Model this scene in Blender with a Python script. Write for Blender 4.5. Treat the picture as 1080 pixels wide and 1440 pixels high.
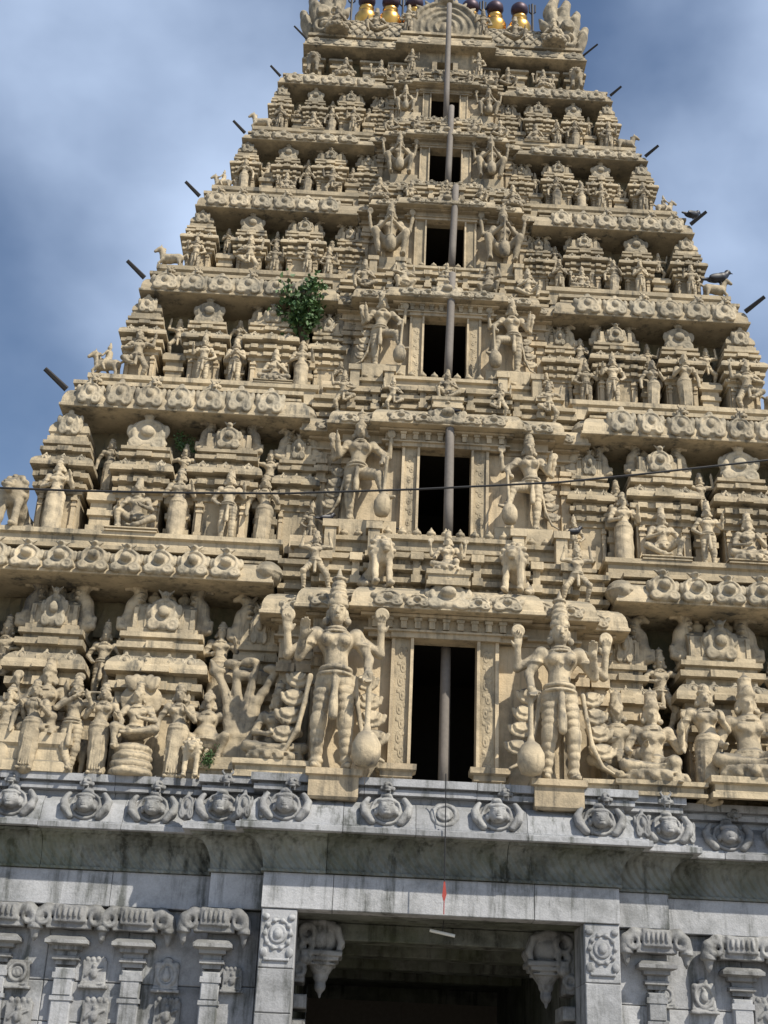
import bpy, math, random
import numpy as np
from mathutils import Vector
R = math.radians
for o in list(bpy.data.objects): bpy.data.objects.remove(o)
scene = bpy.context.scene
C = scene.collection

# ---------------------------------------------------------------- camera
CX, CY, CZ = -1.510, -20.0, 1.6
YAW, PITCH, ROLL, FPX = 0.019807, 0.438902, 0.044953, 1850.0
FWD = np.array([math.sin(YAW)*math.cos(PITCH), math.cos(YAW)*math.cos(PITCH), math.sin(PITCH)])
RT0 = np.array([math.cos(YAW), -math.sin(YAW), 0.0]); UP0 = np.cross(RT0, FWD)
RT = math.cos(ROLL)*RT0+math.sin(ROLL)*UP0; UP = -math.sin(ROLL)*RT0+math.cos(ROLL)*UP0
cam = bpy.data.cameras.new('camera'); camo = bpy.data.objects.new('camera', cam); C.objects.link(camo)
from mathutils import Matrix
camo.matrix_world = Matrix(((RT[0], UP[0], -FWD[0], CX), (RT[1], UP[1], -FWD[1], CY), (RT[2], UP[2], -FWD[2], CZ), (0, 0, 0, 1)))
cam.sensor_fit = 'VERTICAL'; cam.sensor_height = 36.0; cam.lens = FPX/1440*36
cam.clip_start = 0.1; cam.clip_end = 5000
scene.camera = camo

def at(px, py, Y):
    """the point of the vertical plane Y = const that a photo pixel looks at"""
    d = FWD+RT*(px-540)/FPX+UP*(720-py)/FPX
    t = (Y-CY)/d[1]
    return np.array([CX, CY, CZ])+d*t
def zat(px, py, Y): return float(at(px, py, Y)[2])
def xat(px, py, Y): return float(at(px, py, Y)[0])

# ---------------------------------------------------------------- world, sun, exposure
SUN_AZ, SUN_EL = 44.0, 50.0      # degrees: to the right of the facade's normal, above the horizon
w = bpy.data.worlds.new('World'); scene.world = w; w.use_nodes = True
nt = w.node_tree; nt.nodes.clear()
def N(nt, typ, **kw):
    n = nt.nodes.new(typ)
    for k, v in kw.items(): setattr(n, k, v)
    return n
sky = N(nt, 'ShaderNodeTexSky', sky_type='NISHITA', sun_disc=False, sun_elevation=R(SUN_EL), sun_rotation=R(180-SUN_AZ),
        air_density=1.0, dust_density=0.7, ozone_density=2.0)
tc = N(nt, 'ShaderNodeTexCoord'); mp = N(nt, 'ShaderNodeMapping')
mp.inputs['Scale'].default_value = (1.0, 1.0, 1.25); mp.inputs['Location'].default_value = (2.7, 7.7, 4.1)
nz = N(nt, 'ShaderNodeTexNoise'); nz.inputs['Scale'].default_value = 2.6; nz.inputs['Detail'].default_value = 6; nz.inputs['Roughness'].default_value = 0.46
nz.inputs['Distortion'].default_value = 0.1
cr = N(nt, 'ShaderNodeValToRGB'); cr.color_ramp.elements[0].position = 0.37; cr.color_ramp.elements[0].color = (0, 0, 0, 1)
cr.color_ramp.elements[1].position = 0.80; cr.color_ramp.elements[1].color = (0.88, 0.88, 0.88, 1); cr.color_ramp.interpolation = 'EASE'
mx = N(nt, 'ShaderNodeMixRGB'); mx.inputs[2].default_value = (6.4, 7.8, 10.2, 1)
bg = N(nt, 'ShaderNodeBackground'); bg.inputs['Strength'].default_value = 0.10
wo = N(nt, 'ShaderNodeOutputWorld')
L = nt.links.new
L(tc.outputs['Generated'], mp.inputs[0]); L(mp.outputs[0], nz.inputs['Vector']); L(nz.outputs['Fac'], cr.inputs[0])
L(cr.outputs[0], mx.inputs[0]); L(sky.outputs[0], mx.inputs[1]); L(mx.outputs[0], bg.inputs['Color']); L(bg.outputs[0], wo.inputs[0])

sl = bpy.data.lights.new('sun', 'SUN'); sl.energy = 5.0; sl.angle = R(0.6); sl.color = (1.0, 0.93, 0.80)
so = bpy.data.objects.new('sun', sl); C.objects.link(so); so.location = (20, -25, 60)
sd = Vector((math.sin(R(SUN_AZ))*math.cos(R(SUN_EL)), -math.cos(R(SUN_AZ))*math.cos(R(SUN_EL)), math.sin(R(SUN_EL))))
so.rotation_euler = sd.to_track_quat('Z', 'Y').to_euler()
vs = scene.view_settings; vs.view_transform = 'Standard'; vs.look = 'None'; vs.exposure = 0.30; vs.gamma = 1.0; vs.use_curve_mapping = False
scene.render.engine = 'CYCLES'
scene.cycles.max_bounces = 6; scene.cycles.diffuse_bounces = 3
scene.render.resolution_x = 768; scene.render.resolution_y = 1024
scene.cycles.pixel_filter_type = 'BLACKMAN_HARRIS'; scene.cycles.filter_width = 1.5

# ---------------------------------------------------------------- materials
def weathered(name, c1, c2, grime, gr_amt=0.6, up_amt=0.6, moss=None, moss_amt=0.0, bump=0.35, scale=1.0, rnd=0.18, streak=0.5, speck=0.0, high=0.0):
    m = bpy.data.materials.new(name); m.use_nodes = True; t = m.node_tree; t.nodes.clear(); L = t.links.new
    out = N(t, 'ShaderNodeOutputMaterial'); b = N(t, 'ShaderNodeBsdfPrincipled'); L(b.outputs[0], out.inputs[0])
    b.inputs['Roughness'].default_value = 0.9; b.inputs['Specular IOR Level'].default_value = 0.2
    geo = N(t, 'ShaderNodeNewGeometry'); oi = N(t, 'ShaderNodeObjectInfo')
    def noise(sc, det=6, rough=0.6, vec=None):
        n = N(t, 'ShaderNodeTexNoise'); n.inputs['Scale'].default_value = sc; n.inputs['Detail'].default_value = det; n.inputs['Roughness'].default_value = rough
        L(vec or geo.outputs['Position'], n.inputs['Vector']); return n.outputs['Fac']
    def math_(op, a, bb, clamp=False):
        n = N(t, 'ShaderNodeMath', operation=op, use_clamp=clamp)
        for i, q in enumerate((a, bb)):
            if isinstance(q, (int, float)): n.inputs[i].default_value = q
            else: L(q, n.inputs[i])
        return n.outputs[0]
    def rng(v, a, bb, lo=0., hi=1.):
        n = N(t, 'ShaderNodeMapRange', interpolation_type='SMOOTHSTEP')
        n.inputs[1].default_value = a; n.inputs[2].default_value = bb; n.inputs[3].default_value = lo; n.inputs[4].default_value = hi
        L(v, n.inputs[0]); return n.outputs[0]
    def mix(f, a, bb, mode='MIX'):
        n = N(t, 'ShaderNodeMixRGB', blend_type=mode)
        for i, q in enumerate((f, a, bb)):
            if isinstance(q, (int, float)): n.inputs[i].default_value = q
            elif isinstance(q, tuple): n.inputs[i].default_value = q+(1,)
            else: L(q, n.inputs[i])
        return n.outputs[0]
    base = mix(rng(noise(1.7*scale, 5), 0.35, 0.68), c1, c2)
    # grime: patches, vertical run-off streaks, and lichen that settles on upward faces
    g1 = rng(noise(1.1*scale, 9, 0.72), 0.44, 0.66)
    mpn = N(t, 'ShaderNodeMapping'); mpn.inputs['Scale'].default_value = (5.0, 5.0, 0.55); L(geo.outputs['Position'], mpn.inputs[0])
    g2 = rng(noise(1.0*scale, 7, 0.68, mpn.outputs[0]), 0.48, 0.70)
    sep = N(t, 'ShaderNodeSeparateXYZ'); L(geo.outputs['Normal'], sep.inputs[0])
    upf = math_('MULTIPLY', rng(sep.outputs[2], 0.0, 0.85), rng(noise(2.6*scale, 6, 0.7), 0.28, 0.52))
    g = math_('ADD', math_('MULTIPLY', g1, gr_amt), math_('MULTIPLY', g2, streak), True)
    g = math_('MAXIMUM', g, math_('MULTIPLY', upf, up_amt))
    if high:
        sp = N(t, 'ShaderNodeSeparateXYZ'); L(geo.outputs['Position'], sp.inputs[0])
        g = math_('MAXIMUM', g, math_('MULTIPLY', rng(sp.outputs[2], 9.0, 27.0, 0.0, high), rng(noise(1.9*scale, 8, 0.72), 0.34, 0.62)))
    col = mix(g, base, grime)
    if moss: col = mix(math_('MULTIPLY', rng(noise(0.6*scale, 7, 0.7), 0.42, 0.66), moss_amt), col, moss)
    if speck:
        col = mix(speck, col, mix(noise(42, 3, 0.8), (0.05, 0.05, 0.05), (0.95, 0.95, 0.95)), 'OVERLAY')
    hsv = N(t, 'ShaderNodeHueSaturation'); hsv.inputs['Hue'].default_value = 0.5; L(col, hsv.inputs['Color'])
    L(rng(oi.outputs['Random'], 0, 1, 1-rnd, 1+rnd*0.6), hsv.inputs['Value'])
    L(hsv.outputs[0], b.inputs['Base Color'])
    bp = N(t, 'ShaderNodeBump'); bp.inputs['Strength'].default_value = bump; bp.inputs['Distance'].default_value = 0.05
    hh = math_('ADD', noise(9, 8, 0.65), math_('MULTIPLY', noise(38, 4, 0.6), 0.35))
    L(hh, bp.inputs['Height']); L(bp.outputs[0], b.inputs['Normal'])
    return m
def plain(name, col, rough=0.7, metal=0.0, nscale=8, var=0.25):
    m = bpy.data.materials.new(name); m.use_nodes = True; t = m.node_tree; b = t.nodes['Principled BSDF']; L = t.links.new
    b.inputs['Roughness'].default_value = rough; b.inputs['Metallic'].default_value = metal
    n = N(t, 'ShaderNodeTexNoise'); n.inputs['Scale'].default_value = nscale; n.inputs['Detail'].default_value = 5
    tcn = N(t, 'ShaderNodeTexCoord'); L(tcn.outputs['Object'], n.inputs['Vector'])
    x = N(t, 'ShaderNodeMixRGB'); L(n.outputs['Fac'], x.inputs[0])
    x.inputs[1].default_value = tuple(c*(1-var) for c in col)+(1,); x.inputs[2].default_value = tuple(min(1, c*(1+var)) for c in col)+(1,)
    L(x.outputs[0], b.inputs['Base Color']); return m
M = {}
GR = (0.115, 0.108, 0.090)
M['stucco'] = weathered('stucco', (0.585, 0.48, 0.325), (0.44, 0.365, 0.25), GR, 0.55, 0.85, streak=0.7, high=0.75)
M['wall'] = weathered('stucco_wall_shaded', (0.35, 0.295, 0.19), (0.245, 0.21, 0.135), GR, 0.7, 0.7, (0.12, 0.122, 0.068), 0.7, streak=0.9)  # base darkened to put the gaps' shade into the colour; moss tint over it
M['statue'] = weathered('stucco_statue', (0.575, 0.475, 0.325), (0.41, 0.345, 0.245), (0.125, 0.115, 0.098), 0.62, 0.95, streak=0.6, scale=1.6, high=0.75)
M['crest'] = weathered('stucco_crest', (0.53, 0.445, 0.315), (0.37, 0.325, 0.245), GR, 0.6, 0.8, streak=0.6, scale=1.4, high=0.75)
M['pale'] = weathered('stucco_pale', (0.64, 0.52, 0.35), (0.52, 0.42, 0.285), GR, 0.45, 0.7, streak=0.6, high=0.75)
M['granite'] = weathered('granite', (0.40, 0.405, 0.42), (0.325, 0.33, 0.345), (0.11, 0.115, 0.11), 0.55, 0.55, streak=0.8, speck=0.3, bump=0.3, rnd=0.22)
M['granite_carved'] = weathered('granite_carved', (0.36, 0.36, 0.355), (0.27, 0.27, 0.275), (0.09, 0.09, 0.085), 0.65, 0.7, streak=0.75, speck=0.25, bump=0.35, rnd=0.2)
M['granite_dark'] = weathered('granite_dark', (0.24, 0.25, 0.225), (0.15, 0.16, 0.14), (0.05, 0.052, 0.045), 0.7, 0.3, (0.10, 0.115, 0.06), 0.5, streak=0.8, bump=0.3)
def flutes(m):
    t = m.node_tree; L = t.links.new; geo = [n for n in t.nodes if n.type == 'NEW_GEOMETRY'][0]; bp = [n for n in t.nodes if n.type == 'BUMP'][0]
    wv = N(t, 'ShaderNodeTexWave', wave_type='BANDS', bands_direction='DIAGONAL'); wv.inputs['Scale'].default_value = 4.6; wv.inputs['Distortion'].default_value = 1.2; wv.inputs['Detail'].default_value = 2
    L(geo.outputs['Position'], wv.inputs['Vector']); b2 = N(t, 'ShaderNodeBump'); b2.inputs['Strength'].default_value = .55; b2.inputs['Distance'].default_value = .05
    L(wv.outputs['Fac'], b2.inputs['Height']); L(bp.outputs[0], b2.inputs['Normal'])
    L(b2.outputs[0], [n for n in t.nodes if n.type == 'BSDF_PRINCIPLED'][0].inputs['Normal'])
M['granite_fluted'] = weathered('granite_fluted', (0.25, 0.26, 0.24), (0.16, 0.17, 0.15), (0.05, 0.052, 0.045), 0.7, 0.3, (0.10, 0.115, 0.06), 0.4, streak=0.8, bump=0.3); flutes(M['granite_fluted'])  # the cove's downward-facing shade is put into this darker granite colour
M['dark'] = plain('unlit_dark', (0.030, 0.026, 0.020), 0.95)  # near-black colour standing in for the darkness inside the windows
M['wood'] = plain('old_wood', (0.17, 0.15, 0.132), 0.8, 0, 14)
M['iron'] = plain('dark_iron', (0.03, 0.028, 0.028), 0.6, 0.4)
M['gold'] = plain('brass', (0.62, 0.36, 0.10), 0.33, 1.0, 5, 0.2)
M['knob'] = plain('dark_copper', (0.055, 0.035, 0.05), 0.5, 0.5)
M['crow'] = plain('crow_feather', (0.012, 0.013, 0.02), 0.5)
M['beak'] = plain('crow_beak', (0.02, 0.02, 0.02), 0.4)
M['red'] = plain('red_cloth', (0.32, 0.05, 0.04), 0.8)
M['white'] = plain('white_enamel', (0.7, 0.7, 0.66), 0.5, 0, 6, 0.1)
M['cable'] = plain('black_cable', (0.012, 0.012, 0.014), 0.6)
M['leaf'] = plain('leaf', (0.050, 0.105, 0.028), 0.6, 0, 3, 0.5)
M['stem'] = plain('stem', (0.10, 0.08, 0.05), 0.9)
M['ground'] = weathered('ground', (0.30, 0.27, 0.22), (0.22, 0.20, 0.17), (0.12, 0.11, 0.10), 0.5, 0.2, rnd=0)

# ---------------------------------------------------------------- mesh helpers
class MB:
    def __init__(s): s.v = []; s.f = []
    def add(s, vs, fs):
        n = len(s.v); s.v += [tuple(map(float, p)) for p in vs]; s.f += [tuple(i+n for i in f) for f in fs]; return s
    def box(s, x0, x1, y0, y1, z0, z1, tx=0.0, ty=0.0):
        """box; tx, ty shrink the top"""
        return s.add([(x0, y0, z0), (x1, y0, z0), (x1, y1, z0), (x0, y1, z0),
                      (x0+tx, y0+ty, z1), (x1-tx, y0+ty, z1), (x1-tx, y1-ty, z1), (x0+tx, y1-ty, z1)],
                     [(0, 3, 2, 1), (4, 5, 6, 7), (0, 1, 5, 4), (1, 2, 6, 5), (2, 3, 7, 6), (3, 0, 4, 7)])
    def bbox(s, x0, x1, y0, y1, z0, z1, b=0.015):
        """box with its front edges chamfered (faces the street, -Y)"""
        b = min(b, (x1-x0)/3, (z1-z0)/3)
        vs = [(x0, y1, z0), (x1, y1, z0), (x1, y1, z1), (x0, y1, z1),
              (x0, y0+b, z0), (x1, y0+b, z0), (x1, y0+b, z1), (x0, y0+b, z1),
              (x0+b, y0, z0+b), (x1-b, y0, z0+b), (x1-b, y0, z1-b), (x0+b, y0, z1-b)]
        return s.add(vs, [(0, 3, 2, 1), (0, 1, 5, 4), (1, 2, 6, 5), (2, 3, 7, 6), (3, 0, 4, 7),
                          (4, 5, 9, 8), (5, 6, 10, 9), (6, 7, 11, 10), (7, 4, 8, 11), (8, 9, 10, 11)])
    def sweep(s, path, prof, cap=True):
        P = [np.array(p, float) for p in path]; n = len(P); nr = []
        for i in range(n-1):
            d = P[i+1]-P[i]; d = d/np.linalg.norm(d); nr.append(np.array([d[1], -d[0]]))
        vs = []
        for i in range(n):
            if i == 0: m = nr[0]
            elif i == n-1: m = nr[-1]
            else: m = (nr[i-1]+nr[i])/(1+nr[i-1]@nr[i])
            for (o, z) in prof:
                q = P[i]+m*o; vs.append((q[0], q[1], z))
        k = len(prof); fs = []
        for i in range(n-1):
            for j in range(k-1):
                fs.append((i*k+j, (i+1)*k+j, (i+1)*k+j+1, i*k+j+1))
        if cap: fs.append(tuple(range(k))); fs.append(tuple((n-1)*k+j for j in range(k-1, -1, -1)))
        return s.add(vs, fs)
    def lathe(s, prof, n=14, c=(0, 0, 0), sy=1.0):
        vs = []; k = len(prof)
        for i in range(n):
            a = 2*math.pi*i/n
            for (r, z) in prof: vs.append((c[0]+r*math.cos(a), c[1]+r*math.sin(a)*sy, c[2]+z))
        fs = []
        for i in range(n):
            j = (i+1) % n
            for q in range(k-1): fs.append((i*k+q, j*k+q, j*k+q+1, i*k+q+1))
        fs.append(tuple(i*k+k-1 for i in range(n))); fs.append(tuple(i*k for i in range(n-1, -1, -1)))
        return s.add(vs, fs)
    def tube(s, pts, r, n=8):
        P = [np.array(p, float) for p in pts]; rs = r if isinstance(r, (list, tuple)) else [r]*len(P); vs = []
        for i, p in enumerate(P):
            d = P[min(i+1, len(P)-1)]-P[max(i-1, 0)]; d = d/np.linalg.norm(d)
            a = np.cross(d, (0, 0, 1) if abs(d[2]) < 0.9 else (1, 0, 0)); a /= np.linalg.norm(a); b = np.cross(d, a)
            for k in range(n):
                t = 2*math.pi*k/n; vs.append(p+rs[i]*(math.cos(t)*a+math.sin(t)*b))
        fs = []
        for i in range(len(P)-1):
            for k in range(n):
                j = (k+1) % n; fs.append((i*n+k, (i+1)*n+k, (i+1)*n+j, i*n+j))
        fs.append(tuple(range(n))); fs.append(tuple((len(P)-1)*n+k for k in range(n-1, -1, -1)))
        return s.add(vs, fs)
    def prism(s, poly, y0, y1):
        """polygon (x, z), counter-clockwise seen from the street, extruded from y0 (front) to y1"""
        n = len(poly); vs = [(x, y0, z) for x, z in poly]+[(x, y1, z) for x, z in poly]
        fs = [tuple(range(n)), tuple(range(2*n-1, n-1, -1))]
        for i in range(n):
            j = (i+1) % n; fs.append((j, i, i+n, j+n))
        return s.add(vs, fs)
    def mesh(s, name, mat, smooth=False):
        me = bpy.data.meshes.new(name); me.from_pydata(s.v, [], s.f); me.materials.append(M[mat]); me.update()
        if smooth: me.polygons.foreach_set('use_smooth', [True]*len(me.polygons))
        return me
WL = {}
def add(name, me, loc=(0, 0, 0), parent=None, rz=0.0, sc=1.0, rx=0.0, ry=0.0):
    o = bpy.data.objects.new(name, me); C.objects.link(o); loc = Vector([float(q) for q in loc])
    WL[o] = loc
    if parent is not None: o.parent = parent; o.location = loc-WL[parent]
    else: o.location = loc
    if rz or rx or ry: o.rotation_euler = (rx, ry, rz)
    if sc != 1.0: o.scale = (sc, sc, sc) if isinstance(sc, (int, float)) else sc
    return o
def tag(o, label, cat, group=None):
    o['label'] = label; o['category'] = cat
    if group: o['group'] = group
    return o
def empty(name, loc): return add(name, None, loc)
def structure(o): o['kind'] = 'structure'; return o

# ---------------------------------------------------------------- sculpting: smooth-blended volumes turned into one surface
class Clay:
    def __init__(s, lo, hi, cell):
        s.lo = np.array(lo, np.float32); s.c = cell
        s.n = np.ceil((np.array(hi)-np.array(lo))/cell).astype(int)+1
        s.F = np.full(s.n, 0.5, np.float32); s.mx = False
    def _reg(s, lo, hi, k):
        pad = k+2.5*s.c
        i0 = np.clip(np.floor((np.array(lo)-pad-s.lo)/s.c).astype(int), 0, s.n-1)
        i1 = np.clip(np.ceil((np.array(hi)+pad-s.lo)/s.c).astype(int)+1, 1, s.n)
        sl = tuple(slice(a, b) for a, b in zip(i0, i1))
        ax = [s.lo[i]+s.c*np.arange(i0[i], i1[i], dtype=np.float32) for i in range(3)]
        return sl, ax[0][:, None, None], ax[1][None, :, None], ax[2][None, None, :]
    def _put(s, sl, d, k, sub=False):
        a = s.F[sl]
        if sub: d = -d; h = np.maximum(k-np.abs(a-d), 0)/max(k, 1e-6); s.F[sl] = np.maximum(a, d)+h*h*k*0.25
        else: h = np.maximum(k-np.abs(a-d), 0)/max(k, 1e-6); s.F[sl] = np.minimum(a, d)-h*h*k*0.25
        return s
    def cone(s, a, b, r1, r2=None, k=0.03, ridge=None, sub=False, flat=None):
        """tapered limb from a to b; ridge = (amplitude, period) carves folds round it"""
        r2 = r1 if r2 is None else r2; a = np.array(a, float); b = np.array(b, float); m = max(r1, r2)
        sl, X, Y, Z = s._reg(np.minimum(a, b)-m, np.maximum(a, b)+m, k)
        ba = b-a; l2 = max(float(ba@ba), 1e-9)
        t = np.clip(((X-a[0])*ba[0]+(Y-a[1])*ba[1]+(Z-a[2])*ba[2])/l2, 0, 1)
        dx, dy, dz = X-a[0]-t*ba[0], Y-a[1]-t*ba[1], Z-a[2]-t*ba[2]
        d = np.sqrt(dx*dx+dy*dy+dz*dz)-(r1+(r2-r1)*t)
        if ridge: d = d-ridge[0]*(np.abs(np.sin(math.pi*t*math.sqrt(l2)/ridge[1]))-0.4)
        return s._put(sl, d, k, sub)
    def ell(s, c, r, k=0.03, sub=False, rz=0.0, ry=0.0, rx=0.0):
        c = np.array(c, float); r = np.array(r, float); m = r if not (rz or ry or rx) else np.array([r.max()]*3)
        sl, X, Y, Z = s._reg(c-m, c+m, k); X = X-c[0]; Y = Y-c[1]; Z = Z-c[2]
        if rz: q, p = math.cos(rz), math.sin(rz); X, Y = X*q+Y*p, -X*p+Y*q
        if ry: q, p = math.cos(ry), math.sin(ry); X, Z = X*q-Z*p, X*p+Z*q
        if rx: q, p = math.cos(rx), math.sin(rx); Y, Z = Y*q+Z*p, -Y*p+Z*q
        k0 = np.sqrt((X/r[0])**2+(Y/r[1])**2+(Z/r[2])**2); k1 = np.sqrt((X/r[0]**2)**2+(Y/r[1]**2)**2+(Z/r[2]**2)**2)+1e-6
        return s._put(sl, k0*(k0-1)/k1, k, sub)
    def box(s, c, h, rad=0.01, k=0.01, ry=0.0, sub=False):
        c = np.array(c, float); h = np.array(h, float); m = h if not ry else np.array([np.hypot(h[0], h[2]), h[1], np.hypot(h[0], h[2])])
        sl, X, Y, Z = s._reg(c-m, c+m, k); X = X-c[0]; Y = Y-c[1]; Z = Z-c[2]
        if ry: q, p = math.cos(ry), math.sin(ry); X, Z = X*q-Z*p, X*p+Z*q
        qx, qy, qz = np.abs(X)-h[0]+rad, np.abs(Y)-h[1]+rad, np.abs(Z)-h[2]+rad
        d = np.sqrt(np.maximum(qx, 0)**2+np.maximum(qy, 0)**2+np.maximum(qz, 0)**2)+np.minimum(np.maximum(np.maximum(qx, qy), qz), 0)-rad
        return s._put(sl, d, k, sub)
    def ring(s, c, rad, r, axis=2, k=0.015, el=1.0, sub=False):
        """torus; el squashes it along its second axis"""
        c = np.array(c, float); e = np.full(3, rad+r); e[axis] = r
        sl, X, Y, Z = s._reg(c-e, c+e, k); q = [X-c[0], Y-c[1], Z-c[2]]; ax = q.pop(axis)
        p = np.sqrt(q[0]**2+(q[1]/el)**2)-rad
        return s._put(sl, np.sqrt(p*p+ax*ax)-r, k, sub)
    def disc(s, c, rad, h, axis=2, k=0.01, rd=0.008):
        c = np.array(c, float); e = np.full(3, rad); e[axis] = h
        sl, X, Y, Z = s._reg(c-e, c+e, k); q = [X-c[0], Y-c[1], Z-c[2]]; ax = q.pop(axis)
        a = np.sqrt(q[0]**2+q[1]**2)-rad+rd; b = np.abs(ax)-h+rd
        return s._put(sl, np.minimum(np.maximum(a, b), 0)+np.sqrt(np.maximum(a, 0)**2+np.maximum(b, 0)**2)-rd, k)
    def arc(s, pts, r, k=0.02):
        rs = r if isinstance(r, (list, tuple)) else [r]*len(pts)
        for i in range(len(pts)-1): s.cone(pts[i], pts[i+1], rs[i], rs[i+1], k)
        return s
    def rough(s, amp=.006, f=30.0, seed=1):
        """hand-modelled unevenness: a few crossed ripples over the whole surface"""
        rg = np.random.default_rng(seed); ax = [s.lo[i]+s.c*np.arange(s.n[i]) for i in range(3)]; D = 0
        for q in range(5):
            k = rg.normal(size=3); k = k/np.linalg.norm(k)*f*rg.uniform(.6, 1.6); p = rg.uniform(0, 6.3)
            D = D+np.sin(k[0]*ax[0][:, None, None]+k[1]*ax[1][None, :, None]+k[2]*ax[2][None, None, :]+p)
        s.F = (s.F+amp*D/2.2).astype(np.float32); return s
    def mesh(s, name, mat):
        if mat in ('statue', 'crest', 'granite_carved'): s.rough(.22*s.c+.001, 22.0, len(name))
        F = s.F; F[0] = F[-1] = 0.5; F[:, 0] = F[:, -1] = 0.5; F[:, :, 0] = F[:, :, -1] = 0.5
        ins = F < 0
        cnt = np.zeros(np.array(F.shape)-1, np.int8)
        for a in (0, 1):
            for b in (0, 1):
                for c in (0, 1):
                    cnt += ins[a:F.shape[0]-1+a, b:F.shape[1]-1+b, c:F.shape[2]-1+c]
        act = (cnt > 0) & (cnt < 8); I = np.argwhere(act)
        idx = np.full(act.shape, -1, np.int64); idx[act] = np.arange(len(I))
        pos = np.zeros((len(I), 3)); num = np.zeros(len(I))
        cor = [(a, b, c) for a in (0, 1) for b in (0, 1) for c in (0, 1)]
        for p in cor:
            for ax in range(3):
                if p[ax]: continue
                q = list(p); q[ax] = 1
                f0 = F[I[:, 0]+p[0], I[:, 1]+p[1], I[:, 2]+p[2]]; f1 = F[I[:, 0]+q[0], I[:, 1]+q[1], I[:, 2]+q[2]]
                m = (f0 < 0) != (f1 < 0); t = f0[m]/(f0[m]-f1[m])
                pp = np.tile(np.array(p, float), (m.sum(), 1)); pp[:, ax] += t
                pos[m] += pp; num[m] += 1
        V = (I+pos/num[:, None])*s.c+s.lo
        Q = []
        for ax in range(3):
            sa = [slice(None)]*3; sb = [slice(None)]*3; sa[ax] = slice(0, -1); sb[ax] = slice(1, None)
            A, B = ins[tuple(sa)], ins[tuple(sb)]; E = np.argwhere(A != B)
            u, v = (ax+1) % 3, (ax+2) % 3
            E = E[(E[:, u] > 0) & (E[:, v] > 0)]
            inn = A[E[:, 0], E[:, 1], E[:, 2]]
            def g(du, dv):
                e = E.copy(); e[:, u] -= du; e[:, v] -= dv; return idx[e[:, 0], e[:, 1], e[:, 2]]
            q = np.stack([g(1, 1), g(0, 1), g(0, 0), g(1, 0)], 1)
            q[~inn] = q[~inn][:, ::-1]; Q.append(q)
        Q = np.concatenate(Q)
        me = bpy.data.meshes.new(name); me.vertices.add(len(V)); me.vertices.foreach_set('co', V.astype(np.float32).ravel())
        me.loops.add(len(Q)*4); me.loops.foreach_set('vertex_index', Q.astype(np.int32).ravel())
        me.polygons.add(len(Q)); me.polygons.foreach_set('loop_start', np.arange(0, len(Q)*4, 4, dtype=np.int32))
        try: me.polygons.foreach_set('loop_total', np.full(len(Q), 4, np.int32))
        except Exception: pass
        me.polygons.foreach_set('use_smooth', np.ones(len(Q), bool))
        me.materials.append(M[mat]); me.update(); me.validate(); return me
# ---------------------------------------------------------------- figures: one unit = 1 m of a 1.75 m figure; front is -Y
def joints(**kw):
    J = dict(pel=(0, 0, .95), wst=(0, 0, 1.10), chs=(0, 0, 1.32), nck=(0, 0, 1.5), head=(0, -.03, 1.655),
             shL=(-.215, 0, 1.42), shR=(.215, 0, 1.42), elL=(-.33, 0, 1.14), elR=(.33, 0, 1.14), haL=(-.33, -.1, .92), haR=(.33, -.1, .92),
             hiL=(-.1, 0, .92), hiR=(.1, 0, .92), knL=(-.12, -.03, .5), knR=(.12, -.03, .5), anL=(-.12, 0, .07), anR=(.12, 0, .07))
    dz = kw.pop('drop', 0.0); dx = kw.pop('sway', 0.0)
    for q in J:
        if q[:2] in ('pe', 'ws', 'ch', 'nc', 'he', 'sh', 'el', 'ha', 'hi'):
            J[q] = (J[q][0]+dx*(0.4 if q[:2] in ('ch', 'nc', 'he', 'sh', 'el', 'ha') else 1), J[q][1], J[q][2]-dz)
    for q, v in kw.items(): J[q] = v
    return {q: np.array(v, float) for q, v in J.items()}
def hand(s, p, d, r, fing, up=None):
    d = d/(np.linalg.norm(d)+1e-9)
    s.ell(p+d*.03, (.042*r, .032*r, .05*r), .02)
    if not fing: s.cone(p+d*.05, p+d*.12+np.array((0, -.02, 0)), .03*r, .016*r, .015); return
    side = np.cross(d, (0, 1, 0)); side /= (np.linalg.norm(side)+1e-9)
    for i, (o, l) in enumerate(((-.033, .085), (-.011, .105), (.012, .1), (.034, .08))):
        a = p+d*.055+side*o*r; m = a+d*l*.55; e = m+d*l*.45+np.array((0, -.018, 0))
        s.cone(a, m, .0145*r, .013*r, .006); s.cone(m, e, .013*r, .010*r, .006)
    t = p+side*(-.04)*r; s.cone(t, t+d*.05-side*.035, .017*r, .012*r, .01)
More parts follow.
